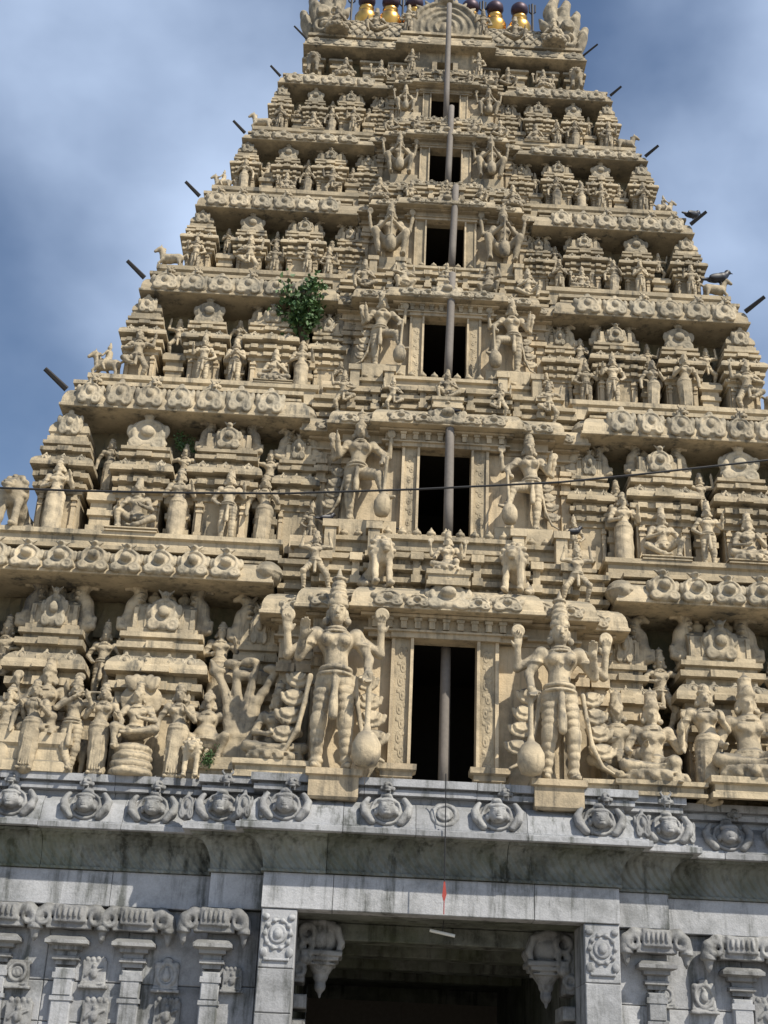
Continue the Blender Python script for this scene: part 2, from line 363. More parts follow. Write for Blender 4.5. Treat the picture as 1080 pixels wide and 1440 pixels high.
def human(J, cell=.018, crown=.34, fem=False, robe=0, fold=True, four=None, fing=False, fat=1.0, lo=None, hi=None, extra=None, name='figure', mat='statue', beard=False):
    A = np.array(list(J.values())); pad = .32
    lo = np.array(lo) if lo is not None else A.min(0)-pad; hi = np.array(hi) if hi is not None else A.max(0)+pad
    hi[2] = max(hi[2], J['head'][2]+.17+crown); lo[2] = min(lo[2], -.03)
    s = Clay(lo, hi, cell)
    P, W_, Ch, Nk, H = J['pel'], J['wst'], J['chs'], J['nck'], J['head']
    up = Ch-P; up = up/np.linalg.norm(up)
    s.cone(P, W_, .155*fat, (.112 if fem else .125)*fat, .05); s.cone(W_, Ch, .118*fat, .15, .06)
    s.ell(Ch+np.array((0, 0, .03)), (.205, .125, .13), .06); s.ell(P, (.19*fat, .145*fat, .11), .06)
    if fat > 1.15: s.ell(W_+np.array((0, -.08, -.03)), (.2, .16, .17), .05)
    for sx in (-1, 1):
        s.ell(Ch+np.array((sx*.088, -.115, .015)), (.075,)*3 if fem else (.08, .04, .06), .02)
    # limbs
    rg = (.012, .085) if fold else None
    for q in 'LR':
        s.cone(J['hi'+q], J['kn'+q], .112*fat, .082, .035, rg)
        s.cone(J['kn'+q], J['an'+q], .085, .052, .025, (.009, .085) if fold else None)
        s.ell(J['kn'+q], (.075,)*3, .03)
        f = J['an'+q]; tgt = J.get('toe'+q)
        tgt = f+np.array((0.02*(1 if q == 'R' else -1), -.17, -.035)) if tgt is None else tgt
        s.cone(f+np.array((0, .03, -.02)), tgt, .05, .036, .03); s.ring(f+np.array((0, 0, .04)), .055, .018)
        s.ell(J['sh'+q], (.085, .08, .08), .04)
        s.cone(J['sh'+q], J['el'+q], .072, .056, .03); s.cone(J['el'+q], J['ha'+q], .057, .038, .02)
        mid = J['sh'+q]*.55+J['el'+q]*.45; s.ell(mid, (.085, .085, .028), .012)
        s.ell(J['el'+q]*.15+J['ha'+q]*.85, (.052, .052, .03), .012)
        hand(s, J['ha'+q], J['ha'+q]-J['el'+q]+np.array((0, -.04, .08)), 1.15, fing)
    if four:
        for sx, (e, h) in zip((-1, 1), four):
            b = J['shL'] if sx < 0 else J['shR']; b = b+np.array((0, .05, 0))
            s.cone(b, e, .066, .05, .03); s.cone(e, h, .05, .034, .02); hand(s, np.array(h, float), np.array(h, float)-np.array(e, float), 1.1, fing)
            s.disc(np.array(h, float)+np.array((0, -.01, .16)), .075, .028, 1); s.ring(np.array(h, float)+np.array((0, -.02, .16)), .062, .016, 1)
            s.cone(np.array(h, float)+(0, 0, .02), np.array(h, float)+(0, 0, .1), .018, .018)
    # cloth
    s.ring(P+np.array((0, 0, .09)), .155*fat, .03, 2, .012); s.ring(P+np.array((0, 0, .03)), .18*fat, .024, 2, .012)
    if robe:
        an = (J['anL']+J['anR'])/2
        s.cone(P, an+np.array((0, 0, .03)), .19, .17 if robe == 1 else .22, .04)
        for o in (-.1, -.05, 0, .05, .1): s.cone(P+np.array((o*.8, -.15, 0)), an+np.array((o, -.17, .03)), .02, .024, .012)
    elif fold:
        kz = min(J['knL'][2], J['knR'][2]); e = P+np.array((0, -.2, -(P[2]-kz)*.9-.02))
        s.cone(P+np.array((0, -.15, .02)), e, .035, .05, .02)
    # neck, jewels
    s.cone(Ch+np.array((0, 0, .1)), H-np.array((0, 0, .06)), .068, .062, .03)
    s.ring(Nk+np.array((0, -.015, -.03)), .1, .024, 2, .012); s.ring(Nk+np.array((0, -.04, -.07)), .135, .017, 2, .01, .8)
    for sx in (-1, 1): s.arc([Nk+np.array((sx*.11, -.07, -.06)), Nk+np.array((sx*.07, -.13, -.17)), Nk+np.array((0, -.145, -.23))], .016, .008)
    # head and face
    s.ell(H, (.098, .11, .128), .02); s.ell(H+np.array((0, -.035, -.085)), (.065, .062, .055), .03)
    s.cone(H+np.array((0, -.11, .02)), H+np.array((0, -.128, -.03)), .012, .021, .012)
    for sx in (-1, 1):
        s.ell(H+np.array((sx*.042, -.1, .015)), (.024, .014, .014), .004); s.ell(H+np.array((sx*.045, -.105, .043)), (.033, .012, .009), .008)
        s.ell(H+np.array((sx*.103, .01, -.01)), (.02, .035, .055), .012); s.ell(H+np.array((sx*.118, -.005, -.095)), (.04, .035, .045), .01)
    s.ell(H+np.array((0, -.112, -.065)), (.032, .016, .009), .006); s.ell(H+np.array((0, -.108, -.082)), (.025, .014, .008), .006)
    if beard: s.cone(H+np.array((0, -.06, -.1)), H+np.array((0, -.09, -.25)), .06, .025, .03)
    s.ell(H+np.array((0, .07, -.06)), (.14, .06, .13), .03)
    # crown
    T = H+np.array((0, .01, .085)); c = crown
    s.disc(T, .118, .022, 2, .01)
    if c > .1:
        s.cone(T, T+np.array((0, .01, c*.62)), .108, .068, .015, (.016, max(.05, c*.155)))
        s.ell(T+np.array((0, -.1, .06)), (.045, .022, .06), .01)
        s.ell(T+np.array((0, .01, c*.70)), (.085, .085, .032), .012); s.cone(T+np.array((0, .01, c*.72)), T+np.array((0, .01, c)), .042, .014, .012)
    else: s.ell(T+np.array((0, .02, .035)), (.105, .11, .075), .015); s.ell(T+np.array((0, .03, .12)), (.05, .05, .045), .015)
    if extra: extra(s, J)
    return s.mesh(name, mat)
def lotus(s, c, r, h):
    s.disc((c[0], c[1], c[2]+h*.3), r*.92, h*.3); s.disc((c[0], c[1], c[2]+h*.85), r, h*.18)
    for i in range(14):
        a = 2*math.pi*i/14; s.ell((c[0]+r*.9*math.cos(a), c[1]+r*.9*math.sin(a), c[2]+h*.5), (.07, .07, h*.42), .012)
def swags(sx):
    def f(s, J):
        for i in range(4):
            z = .98-i*.19; xc = sx*(.37+.035*i); w = .12+.01*i
            s.ell((xc, .13, z), (w, .05, .085), .015)
            s.arc([(xc-w*math.cos(u), .11, z+.03-.11*math.sin(u)) for u in np.linspace(0, math.pi, 7)], .024, .01)
            s.arc([(xc-w*.6*math.cos(u), .09, z+.04-.06*math.sin(u)) for u in np.linspace(0, math.pi, 5)], .018, .01)
        s.arc([(sx*.24, .02, .98), (sx*.28, 0, .7), (sx*.34, .02, .42), (sx*.46, .06, .22), (sx*.58, .07, .16)], [.03, .028, .026, .024, .018], .015)
    return f
def ex_all(*fs):
    def f(s, J):
        for q in fs: q(s, J)
    return f
PROTO = {}
def proto(k, me, h, desc): PROTO[k] = (me, h, desc)
# tall temple guardian, four arms, one hand on a club (the club itself is a part of its own)
J = joints(sway=.03, elL=(-.37, -.05, 1.17), haL=(-.33, -.2, 1.36), elR=(.38, -.02, 1.17), haR=(.37, -.2, .93), knR=(.16, -.08, .5), anR=(.19, -.02, .07), anL=(-.12, 0, .07))
proto('guardian', human(J, .0115, .42, fem=True, fing=True, four=(((-.5, .06, 1.22), (-.52, 0, 1.46)), ((.5, .06, 1.26), (.5, 0, 1.5))),
      lo=(-.8, -.34, -.03), hi=(.8, .3, 2.2), extra=ex_all(swags(-1), swags(1))), 2.16, 'four-armed guardian with @ hand on club')
J = joints(sway=-.06, elL=(-.38, -.03, 1.2), haL=(-.42, -.14, 1.45), elR=(.4, -.05, 1.2), haR=(.36, -.25, .98),
           knR=(.30, -.24, .78), anR=(.42, -.30, .38), toeR=(.58, -.34, .36), anL=(-.14, 0, .07), knL=(-.16, -.03, .5))
proto('lean', human(J, .018, .36, fem=True, four=(((-.46, .06, 1.2), (-.5, 0, 1.38)), ((.48, .06, 1.25), (.5, 0, 1.48))), lo=(-.75, -.5, -.03), hi=(.85, .3, 2.15),
      extra=swags(-1)), 2.1, 'guardian lifting its @ leg over a club')
J = joints(drop=.50, knL=(-.36, -.22, .60), knR=(.36, -.22, .58), anL=(-.24, -.14, .07), anR=(.3, -.16, .07), haL=(-.03, -.34, .86), elL=(-.33, -.12, .68), haR=(.04, -.33, .78), elR=(.34, -.12, .66))
proto('clubseat', human(J, .02, .34, four=(((-.45, .05, .8), (-.5, 0, 1.06)), ((.45, .05, .82), (.5, 0, 1.08))), lo=(-.72, -.46, -.03), hi=(.72, .32, 1.65), fold=False), 1.6, 'squatting guardian with upright club')
J = joints(elR=(.37, -.05, 1.2), haR=(.36, -.2, 1.42), elL=(-.38, .02, 1.16), haL=(-.24, -.12, .98))
proto('stand', human(J), 2.1, 'standing figure raising its @ hand')
J = joints(elR=(.3, -.06, 1.15), haR=(.05, -.24, 1.25), elL=(-.3, -.06, 1.15), haL=(-.05, -.24, 1.25))
proto('pray', human(J, crown=.2), 1.98, 'standing figure with joined palms')
J = joints(sway=.05, elR=(.35, -.05, 1.16), haR=(.2, -.22, 1.3), elL=(-.36, .02, 1.14), haL=(-.36, -.06, .86), knL=(-.08, -.04, .5), anL=(-.09, 0, .07), knR=(.13, -.03, .5))
proto('woman', human(J, crown=.13, fem=True, robe=1), 1.9, 'standing woman in pleated skirt')
J = joints(elR=(.35, -.05, 1.16), haR=(.30, -.22, 1.38), elL=(-.33, -.06, 1.14), haL=(-.15, -.24, 1.1))
proto('robed', human(J, crown=.05, robe=2, beard=True), 1.85, 'bearded robed sage')
J = joints(drop=.10, knL=(-.3, -.1, .48), anL=(-.17, .02, .07), knR=(.38, -.18, .72), anR=(.12, -.22, .52), toeR=(.0, -.3, .46), elL=(-.42, 0, 1.25), haL=(-.47, -.06, 1.55), elR=(.42, -.06, 1.12), haR=(.16, -.24, 1.05))
proto('dance', human(J, crown=.26), 1.93, 'dancer with @ knee raised')
J = joints(drop=.12, knL=(-.32, -.14, .5), anL=(-.28, .04, .07), knR=(.34, -.08, .46), anR=(.42, .05, .07), elL=(-.43, -.02, 1.3), haL=(-.36, -.08, 1.62), elR=(.43, -.02, 1.3), haR=(.36, -.08, 1.62))
proto('armsup', human(J, crown=.2), 1.9, 'lunging figure, both arms overhead')
J = joints(knL=(-.1, -.1, .5), anL=(.07, -.14, .09), knR=(.12, -.03, .5), anR=(.04, .03, .07), elL=(-.33, -.12, 1.25), haL=(.06, -.2, 1.5), elR=(.38, -.08, 1.24), haR=(.26, -.2, 1.5))
proto('flute', human(J, crown=.2, extra=lambda s, J: s.cone((-.02, -.2, 1.57), (.48, -.2, 1.57), .022, .022, .01)), 1.98, 'cross-legged flute player')
def ex_lot(s, J): lotus(s, (0, -.06, -.02), .44, .16)
def sit(**kw): return joints(drop=.66, **kw)
J = sit(knL=(-.42, -.24, .24), knR=(.42, -.24, .24), anL=(.14, -.34, .2), anR=(-.14, -.32, .2), toeL=(.26, -.34, .2), toeR=(-.26, -.33, .2), haL=(-.12, -.26, .42), haR=(.12, -.28, .6), elL=(-.34, -.05, .5), elR=(.34, -.06, .5))
proto('cross', human(J, .024, .26, fold=False, extra=ex_lot, lo=(-.66, -.52, -.05), hi=(.66, .44, 1.5)), 1.34, 'cross-legged figure on lotus seat')
J = sit(knL=(-.42, -.24, .24), anL=(.06, -.32, .2), toeL=(.2, -.34, .2), knR=(.2, -.36, .28), anR=(.22, -.36, .0), haL=(-.36, -.22, .4), haR=(.34, -.22, .78), elL=(-.36, -.02, .5), elR=(.36, -.04, .52))
proto('lalita', human(J, .024, .3, four=(((-.44, .06, .6), (-.48, 0, .86)), ((.44, .06, .6), (.48, 0, .86))), extra=ex_lot, lo=(-.72, -.56, -.05), hi=(.72, .44, 1.55)), 1.4, 'seated four-armed figure, @ leg down')
J = joints(drop=.55, knL=(-.40, -.26, .50), knR=(.42, -.22, .34), anL=(-.32, -.24, .07), anR=(.05, -.32, .1), toeR=(-.12, -.34, .1), haL=(-.36, -.34, .58), haR=(.14, -.34, .6), elL=(-.4, -.06, .62), elR=(.36, -.1, .6))
proto('knee', human(J, .024, .3), 1.5, 'seated figure, # knee up')
J = joints(drop=.62, knL=(-.34, -.2, .42), knR=(.34, -.2, .42), anL=(-.24, -.1, .07), anR=(.24, -.1, .07), elL=(-.42, -.02, .78), elR=(.42, -.02, .78), haL=(-.36, -.06, 1.08), haR=(.36, -.06, 1.08))
proto('gana', human(J, .026, .05, fat=1.35, fold=False), 1.25, 'pot-bellied dwarf with raised arms')
J = joints(drop=.1, elL=(-.36, 0, 1.02), haL=(-.2, -.15, .88), elR=(.36, 0, 1.02), haR=(.2, -.15, .88))
proto('dwarf', human(J, .026, .08, fat=1.25, fold=False), 1.75, 'stout bare figure with hands clasped on the belly')
# serpent throne: coils under a seated figure, hood behind
def ex_serp(s, J):
    for i in range(4): s.ring((0, .0, .08+i*.15), .34-i*.02, .085, 2, .01)
    s.disc((0, 0, .3), .3, .3)
    s.cone((0, .22, .5), (0, .26, 1.6), .14, .2, .05)
    for i in range(5): a = (i-2)*.28; s.ell((math.sin(a)*.42, .24-.05*abs(i-2), 1.62+math.cos(a)*.35), (.11, .07, .17), .04, ry=a)
    s.ell((0, .24, 1.6), (.42, .06, .36), .04)
J = sit(knL=(-.36, -.26, .94), anL=(-.32, -.3, .55), knR=(.4, -.24, .9), anR=(-.06, -.34, .82), toeR=(-.22, -.36, .8), haL=(-.36, -.34, 1.1), haR=(.1, -.34, 1.1), elL=(-.36, -.1, 1.1), elR=(.38, -.1, 1.1),
        pel=(0, 0, .9), wst=(0, 0, 1.05), chs=(0, 0, 1.25), nck=(0, 0, 1.43), head=(0, -.03, 1.58), shL=(-.215, 0, 1.35), shR=(.215, 0, 1.35), hiL=(-.1, 0, .85), hiR=(.1, 0, .85))
proto('serpent', human(J, .024, .26, extra=ex_serp, lo=(-.62, -.55, -.03), hi=(.62, .4, 2.15)), 2.1, 'crowned figure on coiled hooded serpent throne')
# animals and other carved pieces
def lion(name, mat='statue'):
    s = Clay((-.42, -.62, -.03), (.5, .62, 1.25), .026)
    s.cone((0, .28, .34), (0, -.08, .66), .2, .19, .06); s.ell((0, .34, .28), (.25, .22, .26), .06); s.ell((0, -.14, .78), (.27, .24, .28), .05)
    for i in range(12):
        a = 2*math.pi*i/12; s.ell((.24*math.cos(a), -.2, .84+.26*math.sin(a)), (.07, .09, .07), .02)
    s.ell((0, -.26, .88), (.17, .18, .17), .03); s.ell((0, -.43, .82), (.1, .1, .085), .03); s.ell((0, -.44, .74), (.085, .08, .05), .015)
    for x in (-1, 1):
        s.ell((x*.085, -.4, .94), (.045, .04, .045), .01); s.cone((x*.13, -.2, 1.02), (x*.16, -.2, 1.12), .05, .025, .02)
        s.cone((x*.15, -.22, .62), (x*.16, -.3, .08), .085, .065, .03); s.cone((x*.16, -.28, .05), (x*.16, -.42, .045), .07, .06, .02)
        s.cone((x*.22, .3, .24), (x*.26, .02, .12), .12, .08, .04); s.cone((x*.26, .02, .07), (x*.26, -.14, .05), .065, .055, .02)
    s.arc([(0, .5, .2), (.22, .52, .3), (.34, .48, .55), (.26, .44, .8), (.34, .42, .95)], [.05, .045, .04, .045, .07], .02)
    return s.mesh(name, mat)
proto('lion', lion('lion_body'), 1.17, 'seated maned lion')
def bull():
    s = Clay((-.85, -.5, -.03), (.85, .5, 1.35), .028)
    s.cone((-.4, 0, .72), (.4, 0, .74), .27, .26, .08); s.ell((-.36, 0, .98), (.17, .12, .15), .06); s.cone((-.5, -.02, .85), (-.66, -.1, 1.08), .18, .13, .06)
    s.cone((-.66, -.12, 1.1), (-.74, -.32, .98), .12, .075, .04)
    for y in (-1, 1):
        s.arc([(-.64, -.08+y*.08, 1.2), (-.62, -.08+y*.17, 1.28), (-.64, -.1+y*.15, 1.34)], [.04, .03, .015]); s.ell((-.62, -.08+y*.17, 1.1), (.04, .08, .035), .02)
        for x in (-.42, .46): s.cone((x, y*.16, .6), (x+.03, y*.16, .3), .11, .065, .04); s.cone((x+.03, y*.16, .3), (x, y*.16, .02), .06, .055, .02)
    s.arc([(.62, 0, .85), (.7, 0, .6), (.68, 0, .3)], [.05, .03, .045]); return s.mesh('bull_body', 'statue')
proto('bull', bull(), 1.3, 'standing humped bull')
def beast(rider):
    s = Clay((-.95, -.45, -.03), (.95, .45, 2.0), .032)
    s.cone((-.3, 0, .85), (.35, 0, .82), .24, .23, .08); s.cone((-.42, 0, .95), (-.58, -.06, 1.38), .18, .12, .06); s.cone((-.58, -.08, 1.4), (-.80, -.18, 1.2), .13, .075, .04)
    for i in range(6): s.ell((-.44+.02*i-.1*(i/5), .05, 1.0+.09*i), (.07, .1, .06), .02)
    for y in (-1, 1):
        s.cone((-.36, y*.13, .75), (-.56, y*.14, .55), .1, .07, .04); s.cone((-.56, y*.14, .55), (-.5, y*.14, .25), .06, .05, .02)
        s.cone((.38, y*.14, .7), (.46, y*.15, .38), .12, .07, .04); s.cone((.46, y*.15, .38), (.42, y*.15, .02), .062, .055, .02); s.cone((-.55, -.05+y*.07, 1.48), (-.54, -.05+y*.08, 1.6), .035, .015, .02)
    s.arc([(.56, 0, .9), (.72, 0, 1.0), (.8, 0, .75)], [.06, .05, .03])
    s.cone((-.5, -.05, .28), (-.5, -.05, 0), .1, .14, .04)
    if rider:
        s.cone((.0, 0, 1.0), (0, 0, 1.4), .14, .15, .05); s.ell((0, -.02, 1.64), (.1, .1, .12), .03); s.cone((0, 0, 1.7), (0, 0, 1.9), .09, .03, .02)
        for y in (-1, 1): s.cone((0, y*.17, 1.42), (-.2, y*.22, 1.2), .06, .05, .02); s.cone((-.2, y*.22, 1.2), (-.38, y*.12, 1.26), .045, .035, .02); s.cone((0, y*.14, 1.05), (-.12, y*.27, .75), .1, .07, .03); s.cone((-.12, y*.27, .75), (.0, y*.27, .5), .065, .045, .02)
    return s.mesh('horse_body', 'statue')
proto('horse', beast(False), 1.62, 'rearing maned horse'); proto('rider', beast(True), 1.9, 'rider on a prancing horse')
def tree():
    s = Clay((-.7, -.3, -.03), (.7, .3, 2.1), .03)
    for x, b in ((-.14, -.5), (-.04, -.12), (.1, .18), (.2, .6)):
        s.arc([(x*1.2, 0, 0), (x, -.03, .6), (x*1.1+b*.1, 0, 1.2), (x+b*.5, .02, 1.65), (x+b*.85, 0, 1.95)], [.12, .1, .09, .07, .035], .04)
    for x, z in ((-.45, 1.75), (-.2, 1.9), (.1, 1.95), (.5, 1.85), (.0, 1.7)): s.ell((x, .02, z), (.16, .1, .09), .05)
    return s.mesh('tree_body', 'statue')
proto('tree', tree(), 2.02, 'stucco tree with bare spreading trunks')
# horseshoe crest (gavaksha): scrolls, ring and boss; unit width, base at z = 0
def crest(kind, mat='crest'):
    s = Clay((-.62, -.36, -.06), (.62, .12, 1.25 if kind != 'wide' else .85), .032 if kind != 'face' else .026)
    if kind == 'wide':
        s.ell((0, .02, .38), (.52, .16, .36), .03); s.ring((0, -.1, .40), .33, .05, 1, .02, .8); s.ring((-.24, -.1, .18), .13, .055, 1, .02); s.ring((.24, -.1, .18), .13, .055, 1, .02); s.ell((0, .02, .2), (.5, .12, .2), .03); s.ell((.24, -.08, .18), (.09,)*3, .02); s.ell((-.24, -.08, .18), (.09,)*3, .02)
        s.ell((0, -.14, .42), (.13, .1, .13), .02); s.ell((0, -.06, .74), (.12, .09, .09), .03)
        for x in (-1, 1): s.ell((x*.42, -.05, .5), (.1, .08, .15), .03)
    elif kind == 'boss':
        s.ell((0, .02, .48), (.46, .17, .47), .03); s.ell((0, .02, .2), (.48, .17, .22), .03); s.ring((0, -.10, .5), .33, .06, 1, .02); s.ell((0, -.18, .5), (.17, .15, .17), .02)
        for x in (-1, 1): s.ring((x*.27, -.11, .15), .12, .065, 1, .02); s.ell((x*.27, -.1, .15), (.1, .08, .1), .02); s.ell((x*.42, -.03, .55), (.09, .08, .2), .02)
        s.ell((0, -.1, .98), (.13, .12, .13), .02); s.ell((0, -.2, .95), (.06, .07, .05), .01); s.cone((-.1, -.06, 1.02), (-.22, -.04, 1.14), .05, .02); s.cone((.1, -.06, 1.02), (.22, -.04, 1.14), .05, .02)
    else:
        s.ell((0, .03, .4), (.5, .09, .42), .03); s.ring((0, -.04, .44), .32, .045, 1, .015, 1.15)
        s.ell((0, -.16, .42), (.2, .17, .24), .02); s.cone((0, -.32, .44), (0, -.35, .37), .022, .042, .015); s.ell((0, -.2, .6), (.22, .14, .1), .02); s.ell((0, -.26, .24), (.09, .07, .06), .03)
        for x in (-1, 1):
            s.ell((x*.08, -.305, .46), (.045, .025, .022), .006); s.ell((x*.085, -.30, .51), (.06, .03, .015), .008); s.ell((x*.22, -.12, .36), (.05, .06, .11), .01)
            s.arc([(x*.32, -.06, .1), (x*.46, -.09, .3), (x*.50, -.06, .55), (x*.40, -.08, .75)], [.09, .1, .09, .06], .02); s.ell((x*.47, -.12, .26), (.05, .06, .08), .01)
        s.ell((0, -.325, .30), (.065, .025, .016), .006); s.ell((0, -.05, .86), (.14, .09, .1), .03)
    return s.mesh('crest_'+kind, mat)
CREST_WIDE, CREST_BOSS, CREST_FACE = crest('wide'), crest('boss'), crest('face', 'granite_carved')
def kirti(mat):
    s = Clay((-.5, -.5, -.45), (.5, .3, .6), .03)
    s.ell((0, 0, .05), (.26, .24, .28), .03); s.ell((0, -.2, -.05), (.17, .16, .12), .03); s.ell((0, -.27, -.17), (.15, .1, .06), .015)
    for x in (-1, 1): s.ell((x*.12, -.22, .12), (.07, .06, .07), .01); s.arc([(x*.16, 0, .28), (x*.28, -.02, .42), (x*.2, -.04, .54)], [.07, .05, .02], .02); s.ell((x*.3, 0, -.02), (.1, .08, .14), .02); s.cone((x*.1, -.2, -.22), (x*.12, -.2, -.38), .06, .03, .02)
    return s.mesh('lion_mask', mat)
KIRTI, KIRTI_G = kirti('statue'), kirti('granite_carved')
def yali_end():
    """upright curled beast ending a barrel roof, facing +X; unit height"""
    s = Clay((-.42, -.3, -.05), (.5, .3, 1.1), .03)
    s.arc([(-.05, 0, 0), (.12, 0, .3), (.05, 0, .6), (-.08, 0, .85)], [.2, .17, .15, .12], .05)
    s.arc([(-.08, 0, .86), (.08, 0, 1.0), (.24, 0, .94)], [.12, .1, .05], .03); s.arc([(-.12, 0, .9), (-.22, 0, 1.02)], [.07, .03], .02)
    s.arc([(.05, -.08, .1), (.26, -.12, .16), (.3, -.12, .34)], [.1, .08, .04], .02)
    for i in range(6): s.ell((-.14-.03*math.sin(i), -.02, .2+.12*i), (.09, .17, .05), .015)
    s.ell((.05, -.1, .92), (.05, .05, .05), .01)
    return s.mesh('roof_yali', 'statue')
YALI = yali_end()
def pot(): return MB().lathe([(.18, 0), (.24, .04), (.16, .12), (.34, .28), (.40, .42), (.34, .56), (.16, .66), (.2, .72), (.14, .78), (.05, .94), (.02, 1.0)], 12).mesh('pot_finial', 'stucco', True)
POT = pot()
# ---------------------------------------------------------------- ground
structure(add('ground', MB().add([(-600, -600, 0), (600, -600, 0), (600, 600, 0), (-600, 600, 0)], [(0, 1, 2, 3)]).mesh('ground', 'ground')))

# ---------------------------------------------------------------- granite gateway storey
def cut_path(path, joints_):
    P = [np.array(p, float) for p in path]; ln = [0.0]
    for i in range(len(P)-1): ln.append(ln[-1]+float(np.linalg.norm(P[i+1]-P[i])))
    def pt(t):
        for i in range(len(P)-1):
            if t <= ln[i+1]+1e-9: u = (t-ln[i])/(ln[i+1]-ln[i]); return P[i]*(1-u)+P[i+1]*u
        return P[-1]
    js = [0.0]+[t for t in joints_ if 0 < t < ln[-1]]+[ln[-1]]; res = []
    for a, b in zip(js[:-1], js[1:]):
        q = [pt(a+.004)]+[P[i] for i in range(len(P)) if a+.02 < ln[i] < b-.02]+[pt(b-.004)]
        res.append(q)
    return res, ln
random.seed(4)
def stones(name, path, prof, mat, parent, step, jit=0.3, wob=0.006):
    _, ln = cut_path(path, []); t = 0; js = []
    while t < ln[-1]:
        t += step*(1+random.uniform(-jit, jit))
        if min(abs(t-l) for l in ln) > .15: js.append(t)
    for q in cut_path(path, js)[0]:
        dy = random.uniform(-wob, wob); dz = random.uniform(-wob, wob)
        add(name, MB().sweep([(p[0], p[1]+dy) for p in q], [(o, z+dz) for o, z in prof]).mesh(name, mat), WL[parent], parent).location = (0, 0, 0)
gate = empty('temple_gateway', (0, 0, 0))
tag(gate, 'grey granite gateway storey with carved eave and dark central doorway under the tower', 'gateway')
GX1, GX2, GXE = 2.66, 3.47, 13.0
GYc, GYm, GYw = 0.10, 0.40, 0.75
def gpath(d=0.0): return [(-GXE, GYw+d), (-GX2, GYw+d), (-GX2, GYm+d), (-GX1, GYm+d), (-GX1, GYc+d), (GX1, GYc+d), (GX1, GYm+d), (GX2, GYm+d), (GX2, GYw+d), (GXE, GYw+d)]
ZB0, ZB1, ZLIP, ZF = 4.50, 5.02, 5.57, 6.10
stones('beam_stone', gpath(), [(-.35, ZB0), (-.01, ZB0), (0, ZB0+.01), (0, ZB1-.01), (-.01, ZB1), (-.35, ZB1)], 'granite', gate, 2.4)
cove = [(-.35, ZB1+.006), (.045, ZB1+.006), (.045, ZB1+.045), (.02, ZB1+.05)]+[(.02+.30*(1-math.cos(t*math.pi/2)), ZB1+.06+(ZLIP-ZB1-.10)*math.sin(t*math.pi/2)) for t in np.linspace(0, 1, 7)]+[(.34, ZLIP-.006), (-.35, ZLIP-.006)]
stones('cove_stone', gpath(), cove, 'granite_fluted', gate, 2.2)
eave = [(-.35, ZLIP), (.44, ZLIP), (.45, ZLIP+.01), (.45, ZLIP+.085), (.44, ZLIP+.095), (.40, ZLIP+.10), (.40, ZLIP+.125), (.36, ZLIP+.13), (.345, ZLIP+.2), (.30, ZLIP+.34), (.24, ZLIP+.44), (.15, ZF), (-.35, ZF)]
stones('eave_stone', gpath(), eave, 'granite', gate, 1.5)
stones('ledge_stone', gpath(), [(-.35, ZF+.005), (.10, ZF+.005), (.10, ZF+.09), (.24, ZF+.10), (.24, ZF+.18), (.18, ZF+.19), (.18, ZF+.22), (.29, ZF+.225), (.29, ZF+.34), (-.35, ZF+.34)], 'granite', gate, 1.8)
ZDECK = ZF+.34
add('deck', MB().box(-GXE, GXE, GYw+.1, 12, ZDECK-.3, ZDECK-.006).mesh('deck', 'granite_dark'), (0, 0, 0), gate)
# carved faces along the eave, lion masks on the ledge
for px in (15, 120, 215, 310, 400, 543, 700, 845, 940, 1025, 1110, -80):
    d = GYc if abs(px-626) < 310 else GYm if abs(px-626) < 370 else GYw
    py = 1122+px*.046; x = xat(px, py, d-.4)
    c = add('face_medallion', CREST_FACE, (x, d-.345, ZLIP+.12), gate, sc=(.68, .75, .56), rx=R(-13))
for px in (20, 125, 225, 320, 412, 545, 710, 850, 935, 1030):
    d = GYc if abs(px-626) < 310 else GYm if abs(px-626) < 370 else GYw
    x = xat(px, 1085+px*.046, d-.2); add('lion_mask', KIRTI_G, (x, d-.26, ZF+.20), gate, sc=.30)
for px in (626,):
    add('lotus_medallion', (lambda s: s.mesh('lotus_medallion', 'granite_carved'))(Clay((-.6, -.3, -.1), (.6, .15, 1.1), .03).ring((0, 0, .5), .36, .1, 1).ell((0, -.03, .5), (.24, .16, .24)).ring((0, -.1, .5), .2, .05, 1)), (xat(px, 1140, -.3), GYc-.335, ZLIP+.13), gate, sc=(.5, .5, .44), rx=R(-13))
for px in (262, 342, 373, 838, 905, 968):
    d = GYm if abs(px-626) > 296 else GYc
    x = xat(px, 1122+px*.046, d-.4)
    s = add('leaf_scroll', CREST_WIDE.copy(), (x, d-.33, ZLIP+.14), gate, sc=(.26, .5, .55), rx=R(-13)); s.data.materials[0] = M['granite_carved']
# walls in coursed blocks
def course(x0, x1, y, z0, z1, n, parent, depth=.5):
    xs = np.linspace(x0, x1, n+1)
    for i in range(n):
        dy = random.uniform(0, .012)
        add('wall_stone', MB().bbox(xs[i]+.004, xs[i+1]-.004, y+dy, y+depth, z0+.004, z1-.004, .012).mesh('wall_stone', 'granite'), (0, 0, 0), parent)
zs = [0, .95, 1.9, 2.85, 3.42, ZB0]
for sx in (-1, 1):
    for i in range(len(zs)-1):
        a, b = sorted((sx*GX2, sx*GXE)); course(a, b, GYw+.14, zs[i], zs[i+1], 8, gate)
        a, b = sorted((sx*(GX1+.02), sx*(GX2-.02))); course(a, b, GYm+.14, zs[i], zs[i+1], 1, gate)
